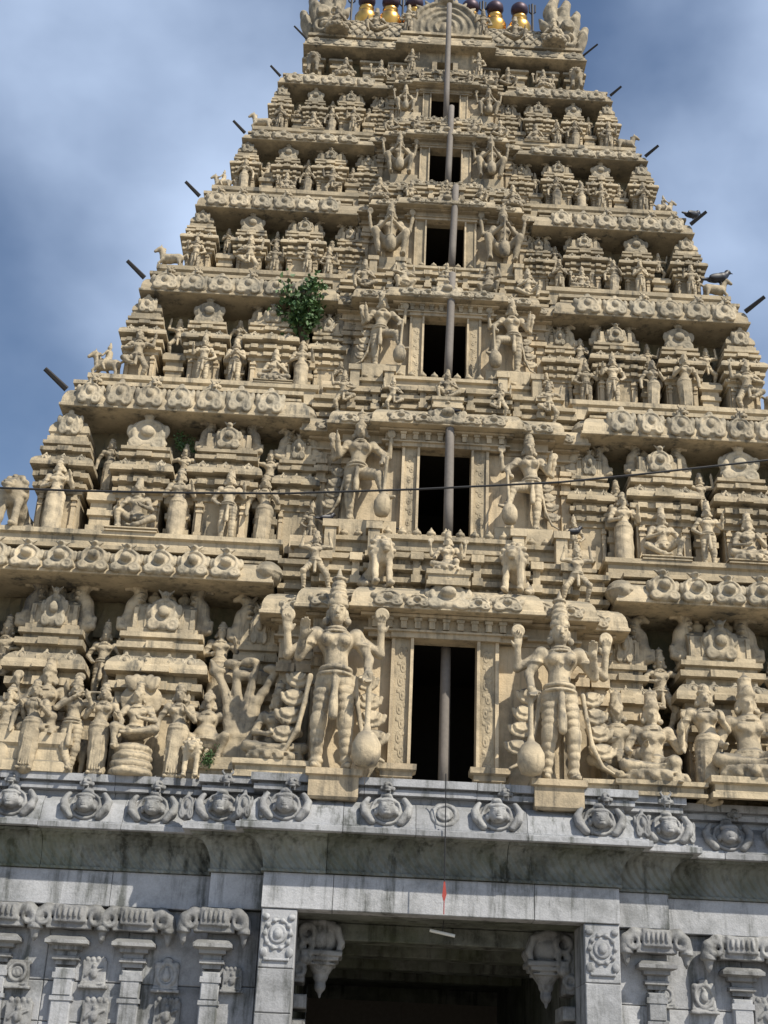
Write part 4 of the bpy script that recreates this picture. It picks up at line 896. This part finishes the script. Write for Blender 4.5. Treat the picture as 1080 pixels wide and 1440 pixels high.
    tpart('architrave', MB().box(-hw-jw-.08*s, hw+jw+.08*s, yc-.22*s, yc+.02, T-.002*s, T+.04*G), 'pale', wf)
    tpart('sill', MB().bbox(-hw-jw-.1*s, hw+jw+.1*s, yc-.26*s, yc+.15, S-.14, S-.002), 'granite' if k == 0 else 'stucco', wf)
# ---------------------------------------------------------------- seventh tier and the barrel roof
k = 6; s, W, Y0 = SK[6], WK[6], YK[6]; F7, C7 = FK[6], CK[6]; yc = YC[6]
ch = .42
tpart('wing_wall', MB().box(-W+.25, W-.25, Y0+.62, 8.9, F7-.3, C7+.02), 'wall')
path = [(-W+.2, 9.0), (-W+.2, Y0+.25), (-A2[6]*1.1, Y0+.25), (-A2[6]*1.1, Y0+.0), (A2[6]*1.1, Y0+.0), (A2[6]*1.1, Y0+.25), (W-.2, Y0+.25), (W-.2, 9.0)]
co = tpart('cornice', MB().sweep(path, kapota(C7, ch*.7, .1, .24, -.35)), 'stucco')
tpart('ledge', MB().sweep(path, [(-.35, C7+ch*.7+.003), (.12, C7+ch*.7+.003), (.12, C7+ch*.85), (.03, C7+ch*.86), (.03, C7+ch*1.0), (.14, C7+ch*1.02), (.14, C7+ch*1.2), (-.35, C7+ch*1.2)]), 'stucco')
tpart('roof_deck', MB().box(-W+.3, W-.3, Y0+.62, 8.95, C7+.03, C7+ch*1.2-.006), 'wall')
for i in range(11):
    x = -W*.92+1.84*W*i/10
    if abs(x) < .5: continue
    c = add('crest', CREST_WIDE, (0, 0, 0)); c.parent = co; c.location = Vector((x, Y0+(.03 if abs(x) > A2[6]*1.1 else -.22), C7+.03))-WL[co]; c.scale = (.5, .28, .34); c.rotation_euler = (R(-11), 0, 0)
for sx in (-1, 1):
    q = Vector((sx*(W-.05), Y0+.05, C7+.2)); tpart('corner_rod', MB().tube([q, q+Vector((sx*.34, -.2, .22))], [.03, .024], 6), 'iron')
    for x in (.32, .52, .74, .93): 
        a = .20; tpart('shrine_block', MB().sweep([(sx*x*W-a, Y0+.7), (sx*x*W-a, Y0+.32), (sx*x*W+a, Y0+.32), (sx*x*W+a, Y0+.7)], [(-.1, F7), (.04, F7), (.04, F7+.1), (0, F7+.11), (0, F7+.5*(C7-F7)), (.06, F7+.52*(C7-F7)), (.06, F7+.6*(C7-F7)), (.02, F7+.62*(C7-F7)), (.02, F7+.7*(C7-F7)), (.10, F7+.72*(C7-F7)), (.08, F7+.8*(C7-F7)), (0, F7+.86*(C7-F7)), (-.1, F7+.86*(C7-F7))]), 'stucco')
# small top window and its stack
wf = empty('window', (0, yc, F7)); wf.parent = tower; wf.location = Vector((0, yc, F7))-WL[tower]
T7 = TOPZ[6]; S7 = T7-.42
tpart('bay_wall', MB().box(-A2[6], -HW[6], yc, yc+.6, F7-.3, C7).box(HW[6], A2[6], yc, yc+.6, F7-.3, C7).box(-HW[6], HW[6], yc, yc+.6, T7, C7).box(-HW[6], HW[6], yc, yc+.6, F7-.3, S7).box(-A2[6], A2[6], yc+.5, yc+.65, F7, C7), 'stucco')
for sx in (-1, 1):
    x0, x1 = sorted((sx*HW[6], sx*(HW[6]+.12))); tpart('jamb', MB().box(x0, x1, yc-.08, yc+.01, S7, T7), 'pale', wf)
tpart('opening', MB().box(-HW[6]+.002, HW[6]-.002, yc+.3, yc+.4, S7, T7), 'dark', wf)  # near-black slab painted as the unlit depth of the top window
# barrel roof
ZR = C7+ch*1.2; YR = 7.05; RR = 1.45; XR = 3.0
ar = []
for t in np.linspace(-.12, math.pi+.12, 21): ar.append((YR-math.cos(t)*RR*(1.0+.05*math.sin(t)), ZR+.50+math.sin(t)*RR*.98))
rf = MB(); n = len(ar); rf.add([(-XR, y, z) for y, z in ar]+[(XR, y, z) for y, z in ar], [(i+n, i, i+1, i+1+n)[::-1] for i in range(n-1)]+[tuple(range(n)), tuple(range(2*n-1, n-1, -1))])
roof = tpart('barrel_roof', rf, 'crest')
tpart('roof_plinth', MB().sweep([(-XR-.1, 8.9), (-XR-.1, YR-RR-.02), (XR+.1, YR-RR-.02), (XR+.1, 8.9)], [(-1.0, ZR+.003), (.14, ZR+.003), (.14, ZR+.09), (.04, ZR+.10), (.04, ZR+.2), (.10, ZR+.21), (.16, ZR+.27), (.16, ZR+.31), (-1.0, ZR+.31)]), 'stucco')
# raised diagonal lattice on the roof
lat = MB()
for q in (-1, 1):
    for i in range(-12, 13):
        pts = []
        for t in np.linspace(.12, 1.9, 9):
            x = i*.26+q*(t-1.0)*1.0
            if abs(x) < XR: pts.append((x, YR-math.cos(t)*RR*(1.0+.05*math.sin(t))*1.005, ZR+.50+math.sin(t)*RR*.985))
        if len(pts) > 2: lat.tube(pts, .028, 5)
tpart('roof_lattice', lat, 'crest', roof)['kind'] = 'stuff'
# central horseshoe gable
def gable():
    g = Clay((-1.3, -.5, -.15), (1.3, .5, 1.75), .035)
    g.disc((0, .1, .62), 1.0, .2, 1, .02); g.box((0, .1, .2), (.9, .2, .3), .03)
    for r, w in ((.92, .07), (.70, .05), (.5, .06), (.28, .05)): g.ring((0, -.1, .62), r, w, 1, .02)
    for i in range(17):
        a = math.pi*(i/16*1.3-.15); g.cone((1.0*math.cos(a), .0, .62+1.0*math.sin(a)), (1.2*math.cos(a), .0, .62+1.2*math.sin(a)), .10, .03, .03)
    g.ell((0, -.14, .5), (.16, .14, .26)); g.ell((0, -.14, 1.62), (.22, .18, .16)); g.ell((-.9, -.05, .06), (.22, .16, .16)); g.ell((.9, -.05, .06), (.22, .16, .16))
    return g.mesh('gable', 'crest')
add('gable', gable(), (.02, YR-RR-.12, ZR+.30), tower, sc=(.92, .9, .92))
for z, a in ((ZR+.0, 1.02), (ZR+.16, .9)): pass
# flaming end gables
def flame():
    """rearing beast with upright flame lobes; +X is outward"""
    g = Clay((-.8, -.5, -.2), (.95, .5, 2.7), .035)
    g.arc([(-.05, 0, 0), (.05, 0, .45), (.0, 0, .9), (-.05, 0, 1.2)], [.36, .36, .32, .24], .08)
    for x, z, x2, z2, x3, z3, r in ((-.22, .9, -.3, 1.7, -.08, 2.45, .16), (.04, .9, .06, 1.6, .2, 2.15, .17), (.26, .6, .36, 1.25, .46, 1.8, .16), (.42, .3, .6, .8, .68, 1.25, .14)):
        g.arc([(x, -.05, z), (x2, -.06, z2), ((x2+x3)/2+.03, -.05, (z2+z3)/2+.05), (x3, -.03, z3)], [r*1.1, r*1.15, r*.8, r*.2], .03)
        g.arc([(x, -.2, z+.1), (x2, -.2, z2), ((x2+x3)/2+.03, -.14, (z2+z3)/2)], [.05, .05, .03], .015)
    g.arc([(-.3, -.05, .95), (-.5, -.08, 1.15), (-.62, -.05, 1.45)], [.14, .1, .03], .03)
    for i in range(5): g.ell((-.32+.03*i, -.12, .15+.2*i), (.13, .26, .08), .02)
    g.ell((.1, -.34, .75), (.2, .16, .2), .04); g.ell((.12, -.46, .66), (.12, .1, .08), .03); g.ring((.08, -.34, .3), .2, .07, 1); g.ell((.08, -.34, .3), (.11, .1, .11))
    return g.mesh('flame_gable', 'crest')
FL = flame()
for sx in (-1, 1):
    add('end_gable', FL, (sx*(XR+.05), YR-RR+.1, ZR+.15), tower, sc=(sx*.92, 1.5, 1.0))
# brass finials with dark knobs, and trident rods between them, along the ridge
def finial():
    b = MB().lathe([(.10, 0), (.16, .08), (.10, .22), (.20, .5), (.30, .66), (.32, .82), (.26, .96), (.14, 1.04), (.20, 1.10), (.22, 1.16), (.14, 1.22), (.12, 1.3)], 18).mesh('brass_pot', 'gold', True)
    kn = MB().lathe([(.10, 1.28), (.19, 1.32), (.24, 1.42), (.235, 1.54), (.16, 1.64), (.06, 1.70)], 18).mesh('knob', 'knob', True)
    return b, kn
FB, FKN = finial(); ZRG = ZR+.50+RR*.98-.04
for x in (-2.08, -1.42, -.75, .02, .8, 1.48, 2.16):
    f = empty('roof_finial', (x, YR, ZRG)); add('brass_pot', FB, (x, YR, ZRG), f); add('knob', FKN, (x, YR, ZRG), f)
    tag(f, 'brass pot finial with a dark knob on the ridge of the barrel roof', 'finial', 'finials on the roof ridge')
for x in (-2.5, -1.08, 1.14, 2.52):
    f = add('trident_rod', MB().tube([(0, 0, 0), (0, 0, 1.75)], .035, 6).tube([(-.08, 0, 1.72), (-.08, 0, 1.45), (0, 0, 1.36), (.08, 0, 1.45), (.08, 0, 1.72)], .025, 5).mesh('trident_rod', 'iron'), (x, YR, ZRG-.02))
    tag(f, 'thin dark iron rod standing between the brass finials on the roof ridge', 'rod', 'rods on the roof ridge')

# ---------------------------------------------------------------- statues
ORD = ('first', 'second', 'third', 'fourth', 'fifth', 'sixth', 'topmost')
CLUB = MB().lathe([(.03, 0), (.17, .03), (.23, .13), (.23, .24), (.15, .34), (.07, .38), (.045, .45), (.045, .95), (.06, .97), (.04, 1.0)], 14).mesh('club', 'statue', True)
NS = [0]
def put(kind, x, Y, z, H, where, flip=False, rz=0.0, plinth=0.0, halo=0.0, wid=1.0):
    """a statue with its base at (x, Y, z) and its top H above; plinth and halo are parts of it"""
    me, h0, desc = PROTO[kind]
    hb = H-plinth; sc = hb/h0; fx = -1 if flip else 1
    club = kind in ('guardian', 'lean', 'clubseat')
    cat = {'lion': 'lion', 'bull': 'bull', 'horse': 'horse', 'rider': 'horseman', 'tree': 'tree'}.get(kind, 'statue')
    name = {'lion': 'lion_statue', 'bull': 'bull_statue', 'horse': 'horse_statue', 'rider': 'rider_statue', 'tree': 'tree_sculpture', 'guardian': 'guardian_statue', 'lean': 'guardian_statue', 'clubseat': 'guardian_statue'}.get(kind, 'statue')
    desc = desc.replace('@', 'right' if flip else 'left').replace('#', 'left' if flip else 'right'); lab = desc+(' before a round halo' if halo else '')+' '+where
    if plinth or halo or club:
        o = empty(name, (x, Y, z))
        b = add('body', me, (x, Y, z+plinth), o, rz=rz, sc=(fx*sc*wid, sc, sc))
        if plinth:
            w = sc*(.34 if kind in ('stand', 'pray', 'woman', 'robed') else .55); f = plinth
            add('plinth', MB().sweep([(-w, w*.9), (-w, -w*.75), (w, -w*.75), (w, w*.9)], [(-.05, 0), (.04*sc, 0), (.04*sc, .25*f), (0, .3*f), (0, .62*f), (.05*sc, .7*f), (.05*sc, f-.003), (-.05, f-.003)]).box(-w, w, -w*.7, w*.9, f*.8, f-.004).mesh('plinth', 'stucco'), (x, Y, z), o)
        if halo:
            add('halo', MB().prism([(halo*math.cos(t), hb*.62+halo*1.1*math.sin(t)) for t in np.linspace(0, 2*math.pi, 33)[:-1]], sc*.3, sc*.42).mesh('halo', 'statue'), (x, Y, z), o)
        if kind == 'guardian': add('club', CLUB, (x+fx*.37*sc, Y-.24*sc, z+plinth+.01), o, sc=(.62*sc, .62*sc, .97*sc))
        if kind == 'lean': add('club', CLUB, (x+fx*.36*sc, Y-.36*sc, z+plinth+.0), o, sc=(.6*sc, .6*sc, 1.06*sc), ry=R(fx*3))
        if kind == 'clubseat': add('club', CLUB, (x+fx*.01*sc, Y-.40*sc, z+plinth), o, sc=(.46*sc, .46*sc, .96*sc))
    else:
        o = add(name, me, (x, Y, z), rz=rz, sc=(fx*sc*wid, sc, sc))
    tag(o, lab, cat, None); NS[0] += 1
    return o
def putpx(kind, k, px, py0, py1, Y, where, floor=None, **kw):
    """statue by photo pixels: column px, top py1, standing on floor (or at the row py0 where it stands on a ledge of that height)"""
    x = xat(px, (py0 or py1+60)/2+py1/2, Y); z = floor if floor is not None else zat(px, py0, Y); H = zat(px, py1, Y)-z
    return put(kind, x, Y, z, H, where, **kw)
tier = lambda k: 'on the '+ORD[k]+' tier'
# guardians beside each window
GP = [(475, 1062, 800, 788, 1075, 832), (510, 738, 575, 742, 752, 603), (540, 520, 405, 718, 530, 415), (550, 370, 278, 707, 377, 285), (562, 252, 183, 690, 258, 188), (570, 165, 117, 687, 168, 120)]
for k, (xl, y0l, y1l, xr, y0r, y1r) in enumerate(GP):
    kd = ('guardian', 'lean', 'lean', 'clubseat', 'clubseat', 'clubseat')[k]
    s = SK[k]; Y = YC[k]-(.50 if k == 0 else .26*s)
    pl = .30 if k == 0 else 0
    zb = (zat(475, 1062, Y)+zat(788, 1075, Y))/2-pl if k == 0 else (zat(xl, y0l, Y)+zat(xr, y0r, Y))/2
    dk = None
    for px, y1, fl in ((xl, y1l, False), (xr, y1r, True)):
        putpx(kd, k, px, 0, y1, Y, 'beside the window '+tier(k), floor=zb, flip=fl, plinth=0, wid=.94 if k < 3 else .86)
    if k == 0:
        for px in (470, 782):
            x = xat(px, 1085, Y); 
            cb = tpart('guardian_corbel', MB().sweep([(x-.38, YC[0]+.05), (x-.38, Y-.30), (x+.38, Y-.30), (x+.38, YC[0]+.05)], [(-.5, zb-.46), (-.03, zb-.46), (.0, zb-.42), (.0, zb-.12), (.05, zb-.1), (.05, zb-.003), (-.5, zb-.003)]), 'pale')
            for i in range(9): add('corbel_bead', POT, (x-.36+.09*i, Y-.315, zb-.1), tower, sc=(.09, .09, .1))
    else:
        # ledge the guardians stand on
        for sx in (-1, 1):
            x0, x1 = sorted((sx*(HW[k]+.44*s), sx*(A2[k]+.02))); tpart('guardian_ledge', MB().bbox(x0, x1, YC[k]-.55*s, YC[k]+.1, SILL[k]-.24, zb-.003), 'stucco')
# first tier, hand placed
YS = YK[0]+.24; D = ZDECK-.002
fr = 'on the granite ledge '
T1 = [('lalita', 66, 1035, 918, YS+.22, '', dict(halo=.62, plinth=.62)), ('woman', 48, 0, 955, YS-.22, 'beside the haloed figure', {}),
      ('bull', 92, 0, 1022, YS+.22, 'behind the flute player', {}), ('flute', 108, 0, 948, YS-.12, 'in front of the bull', {}), ('woman', 148, 0, 960, YS-.1, 'between flute player and serpent throne', dict(flip=True)),
      ('serpent', 197, 0, 945, YS-.02, 'between two women', {}), ('woman', 251, 0, 962, YS-.1, 'beside a small lion', {}),
      ('lion', 270, 0, 1038, YS-.16, 'below the dwarf', {}), ('gana', 292, 1045, 972, YS+.25, 'beside the stucco tree', dict(plinth=.38)),
      ('tree', 338, 1040, 925, YS+.22, 'on a plinth in the recess', dict(plinth=.26)), ('cross', 392, 1037, 957, YS-.12, 'beside the stucco tree', dict(plinth=.28)),
      ('robed', 14, 0, 965, YS-.1, 'at the edge by the haloed figure', {}),
      ('knee', 866, 1040, 968, YS-.05, 'next to a four-armed one', dict(plinth=.24, flip=True)), ('lalita', 915, 1042, 966, YS-.1, 'next to a drawn-up knee figure', dict(plinth=.24)),
      ('woman', 988, 0, 962, YS-.12, 'between seated figures', {}), ('lalita', 1050, 1075, 945, YS-.12, 'by a lone woman', dict(plinth=.34)),
      ('robed', 1095, 0, 975, YS-.1, 'beyond the round throne', {})]
for kd, px, y0, y1, Y, wh, kw in T1: putpx(kd, 0, px, y0, y1, Y, (wh+' on the granite ledge').strip(), floor=D, **kw)
# wings: figures before the shrines, on the pedestals in the gaps, and at the corners
SPOT = [('before the barrel-roof shrine', .54), ('before the arched shrine', .768), ('before the domed corner shrine', .955)]
PLAN = {1: (('stand', 'knee', 'robed'), ('knee', 'cross', 'pray')), 2: (('cross', 'stand', 'dance'), ('stand', 'woman', 'dance')), 3: (('stand', 'dance', 'stand'), ('lalita', 'pray', 'stand')),
        4: (('dance', 'lalita', 'woman'), ('woman', 'stand', 'pray')), 5: (('stand', 'cross', 'pray'), ('cross', 'woman', 'stand'))}
GPLAN = {0: (('robed', 'stand', 'dance'), ('dance', 'armsup', 'cross')), 1: (('armsup', 'dance', 'woman'), ('lalita', 'armsup', 'stand')), 2: (('knee', 'woman', 'armsup'), ('robed', 'dance', 'armsup')), 3: (('gana', 'stand', 'pray'), ('woman', 'knee', 'dance')),
         4: (('cross', 'pray', 'gana'), ('stand', 'gana', 'knee')), 5: (('gana', 'woman', 'cross'), ('pray', 'gana', 'stand'))}
GAPW = ('in the deep recess', 'on a pedestal between shrines', 'on a pedestal by the corner')
random.seed(5)
SEAT = ('cross', 'lalita', 'knee', 'gana', 'lion')
for k in range(6):
    s, W, Y0, F, Cc = SK[k], WK[k], YK[k], FK[k], CK[k]; h = Cc-F; YP = Y0+(.62 if k == 0 else .20*s)
    for si, sx in enumerate((-1, 1)):
        if k:
            for j in range(3):
                kd = PLAN[k][si][j]; H = h*(random.uniform(.42, .48) if kd in SEAT else random.uniform(.56, .62))
                put(kd, sx*(POSK[k][j]-(.016 if j == 0 else 0))*W+random.uniform(-.05, .05)*s, YP-.20*s, F-.002, H, SPOT[j][0]+' '+tier(k), flip=random.random() < .5, plinth=(.09*s if kd in SEAT else 0))
            # flanking figures and a beast at the corner
            xg = sx*(.664)*W; kd = ('woman', 'robed', 'pray', 'stand', 'woman')[(k+si*2) % 5]
            put(kd, xg, YP-.18*s, F-.002, h*.54, 'low between shrines '+tier(k))
            if k < 4:
                kd = ('pray', 'woman', 'robed', 'stand')[(k+si) % 4]; put(kd, sx*.455*W, YP-.05*s, F-.002, h*.56, 'at the inner wing end '+tier(k))
            kd = ('lion', 'lion', 'rider', 'horse', 'rider', 'horse')[k]
            put(kd, sx*W*1.065, YP-.1*s, F-.002, h*.42, 'at the outer corner '+tier(k), flip=sx > 0, rz=R(12*sx))
        for j in range(3):
            kd = GPLAN[k][si][j]; ph = h*.40
            put(kd, sx*GAPSK[k][j]*W, YP+.30*s, F+ph-.002, h*(.34 if kd in SEAT else .44), GAPW[j]+' '+tier(k), flip=sx > 0)
    # central stack: a seated figure on the pediment, two beasts, two attendants
    yc, T, Sn = YC[k], TOPZ[k], SILL[k+1]; G = Sn-T
    put('lalita' if k % 2 == 0 else 'knee', 0, yc-.26*s, T+.37*G-.003, .50*G if k < 2 else .42*G, 'on the window pediment '+tier(k), plinth=.12*G)
    for sx in (-1, 1):
        put(('lion', 'dance', 'gana', 'knee', 'gana', 'knee')[k], sx*A1[k]*.93, yc-.12*s, T+.37*G-.003, .42*G, 'flanking the pediment '+tier(k), flip=sx > 0, rz=R(-20*sx))
        put(('armsup', 'dance', 'knee', 'cross', 'knee', 'gana')[k], sx*A2[k]*1.03, yc+.0*s, T+.37*G-.003, .50*G, 'ending the central eave '+tier(k), flip=sx > 0)
        put(('woman', 'stand', 'pray', 'woman', 'stand', 'pray')[k], sx*(A3[k]-.02), YC[k]+.12*s, F-.002 if k else D, h*.40, 'against the window bay '+tier(k), flip=sx > 0)
# seventh tier: figures sitting along the neck of the roof
for x, kd in ((-.93, 'lion'), (-.70, 'cross'), (-.45, 'lalita'), (-.235, 'stand'), (.235, 'stand'), (.45, 'knee'), (.70, 'lalita'), (.93, 'lion')):
    put(kd, x*WK[6], YK[6]+.12-(.25 if abs(x) < .3 else 0), FK[6]-.002, (CK[6]-FK[6])*(.75 if kd in SEAT else .95), 'below the barrel roof '+tier(6), flip=x > 0)
for x, kd in ((-.78, 'cross'), (-.50, 'knee'), (-.27, 'stand'), (.27, 'stand'), (.50, 'knee'), (.78, 'cross')):
    put(kd, x*WK[6], YK[6]+.10, CK[6]+.42*1.2-.002, .95 if kd in SEAT else 1.15, 'against the barrel roof', flip=x > 0)
print('statues', NS[0])
# look-alikes share a label and a group
from collections import Counter
cnt = Counter(o['label'] for o in C.objects if 'label' in o and not o.get('group'))
for o in C.objects:
    if 'label' in o and not o.get('group') and cnt[o['label']] > 1: o['group'] = 'stucco figures of the tower in matching pairs'
# ---------------------------------------------------------------- posts in the windows
POSTS = [((627, 912), (624, 1080), YC[0]+.28), ((633, 588), (630, 745), YC[1]-.36), ((636, 385), (630, 526), YC[2]-.34), ((641, 262), (635, 374), YC[3]-.32), ((635, 150), (630, 255), YC[4]-.3), ((632, 6), (627, 168), YC[5]-.34)]
for k, (a, b, Y) in enumerate(POSTS):
    t, q = at(*a, Y), at(*b, Y); r = .095*SK[k]**.5
    zb = max(SILL[k]-.003, 0) if k else SILL[0]-.003
    d = (t-q)/(t[2]-q[2]); q = q+d*(zb-q[2])
    pts = [q+(t-q)*u for u in np.linspace(0, 1, 5)]
    o = add('wooden_post', MB().tube([p-q for p in pts]+[t-q+np.array((0, 0, .03))], [r, r*.97, r*.95, r*.93, r*.9, r*.5], 10).mesh('wooden_post', 'wood', True), q)
    tag(o, ('dark wooden post standing inside the window ' if k == 0 else 'dark wooden post standing before the window ')+'on the '+ORD[k]+' tier', 'post')
# lightning cable down the face, red pennant and lamp at the doorway
p0, p1 = at(627, 1088, -.40), at(625, 1232, -.40); p2 = at(625, 1240, -.40)
o = add('hanging_rope', MB().tube([p0-p0, (p1-p0)*.5+np.array((.004, 0, 0)), p2-p0], .009, 5).mesh('hanging_rope', 'cable'), p0)
tag(o, 'thin dark rope hanging over the eave above the doorway', 'rope')
pen = at(625, 1240, -.40)
o = add('pennant', MB().prism([(-.01, 0), (-.03, -.2), (.0, -.30), (.034, -.18), (.01, 0)], -.012, .012).tube([(0, 0, 0), (.0, 0, -.46)], .008, 5).mesh('pennant', 'red'), pen)
tag(o, 'small red cloth pennant at the end of the rope', 'pennant')
lp = at(622, 1312, GYc+.45)
o = empty('hanging_lamp', lp); lx = Vector(lp)
add('tube', MB().tube([(-.19, 0, .03), (.19, 0, -.035)], .025, 8).mesh('tube', 'white'), lp, o)
add('hanger', MB().tube([(0, 0, .02), (.02, 0, ZB0-lp[2]+.004)], .008, 5).mesh('hanger', 'cable'), lp, o)
tag(o, 'short white lamp tube hanging below the lintel in the dark doorway', 'lamp')
# overhead cable across the street
WP = [(-520, 640), (-200, 672), (0, 686), (100, 690), (259, 693), (400, 694), (589, 688), (789, 678), (900, 667), (1080, 647), (1300, 616), (1600, 566)]
W3 = [at(a, b, -8.0) for a, b in WP]
o = add('overhead_cable', MB().tube([p-W3[0] for p in W3], .011, 6).mesh('overhead_cable', 'cable'), W3[0])
tag(o, 'thin black overhead cable strung across in front of the tower', 'cable')
# ---------------------------------------------------------------- crows
def crow():
    s = Clay((-.6, -.3, -.32), (.55, .3, .5), .025)
    s.arc([(-.12, 0, .0), (.08, 0, .08), (.2, 0, .17)], [.12, .14, .1], .05); s.ell((.27, 0, .27), (.095, .085, .085), .04); s.cone((.33, 0, .27), (.46, 0, .24), .035, .008, .015)
    s.cone((-.15, 0, 0), (-.52, 0, -.06), .075, .035, .04)
    for y in (-1, 1): s.ell((-.08, y*.1, .04), (.26, .045, .1), .02, ry=-.2); s.cone((.03, y*.05, -.05), (.05, y*.05, -.26), .016, .012, .01); s.cone((.05, y*.05, -.27), (.12, y*.06, -.28), .014, .01, .01)
    return s.mesh('crow', 'crow')
CROW = crow()
CR = [((630, 588), YC[1]-.36, .48, 2.6, 'black crow perched on top of the wooden post by the second window'), ((459, 738), YC[1]-.3, .42, .4, 'black crow on the ledge at a guardian\'s foot, second tier'), ((545, 750), YC[1]-.15, .38, 2.9, 'black crow on the balustrade beside the second-tier window'),
      ((808, 757), YC[1]-.3, .42, .2, 'black crow on the ledge beside the second-tier guardian with shield'), ((975, 312), YK[3]+.1, .6, .5, 'black crow perched on the end of the fourth-tier eave'), ((1020, 405), YK[2]+.2, .75, .1, 'black crow perched on a horse statue, outer corner of the fourth tier')]
CR[3] = (CR[3][0], CR[3][1], CR[3][2], CR[3][3], 'black crow with lowered tail on the far ledge of the second tier')
for (px, py), Y, sc, rz, lab in CR:
    q = at(px, py, Y)
    if py == 405: q = np.array((WK[3]*1.065+.12, YK[3]+.1*SK[3], FK[3]+(CK[3]-FK[3])*.42*.60))
    o = add('crow', CROW, (q[0], q[1], q[2]+.27*sc), rz=rz, sc=sc); tag(o, lab, 'bird')
# ---------------------------------------------------------------- shrubs rooted in the stucco
def shrub(px, py, Y, H, n, lab, seed):
    rnd = random.Random(seed); b = at(px, py, Y); lf = MB(); st = MB()
    for i in range(9):
        e = np.array((rnd.uniform(-.42, .42)*H, -rnd.uniform(.05, .35)*H, rnd.uniform(.35, 1.0)*H)); m = e*.5+np.array((0, 0, .08*H)); st.tube([(0, .04, 0), m, e], [.022*H, .014*H, .006*H], 5)
        for j in range(n//9):
            u = rnd.uniform(.3, 1.08); c = (m*2*u if u < .5 else m+(e-m)*(u-.5)*2)+np.array([rnd.gauss(0, .075*H) for _ in range(3)])
            L_ = rnd.uniform(.05, .10)*H; d = np.array([rnd.gauss(0, 1) for _ in range(3)]); d[2] -= .3; d /= np.linalg.norm(d); sd_ = np.cross(d, [rnd.gauss(0, 1) for _ in range(3)]); sd_ /= np.linalg.norm(sd_); nn = np.cross(d, sd_)
            lf.add([c, c+d*L_*.5+sd_*L_*.38+nn*L_*.08, c+d*L_*1.3, c+d*L_*.5-sd_*L_*.38+nn*L_*.08], [(0, 1, 2), (0, 2, 3)])
    o = empty('wild_shrub', b); add('stems', st.mesh('stems', 'stem'), b, o); f = add('foliage', lf.mesh('foliage', 'leaf'), b, o)
    tag(o, lab, 'shrub')
shrub(424, 482, YK[2]+.25, 1.3, 1100, 'large dark green shrub growing from the recess of the third tier', 1)
shrub(262, 645, YK[1]+.55, .55, 420, 'small green plant sprouting between shrines on the second tier', 2)
shrub(289, 1085, YK[0]+.05, .40, 320, 'low green weed growing on the granite ledge by the lion', 3)
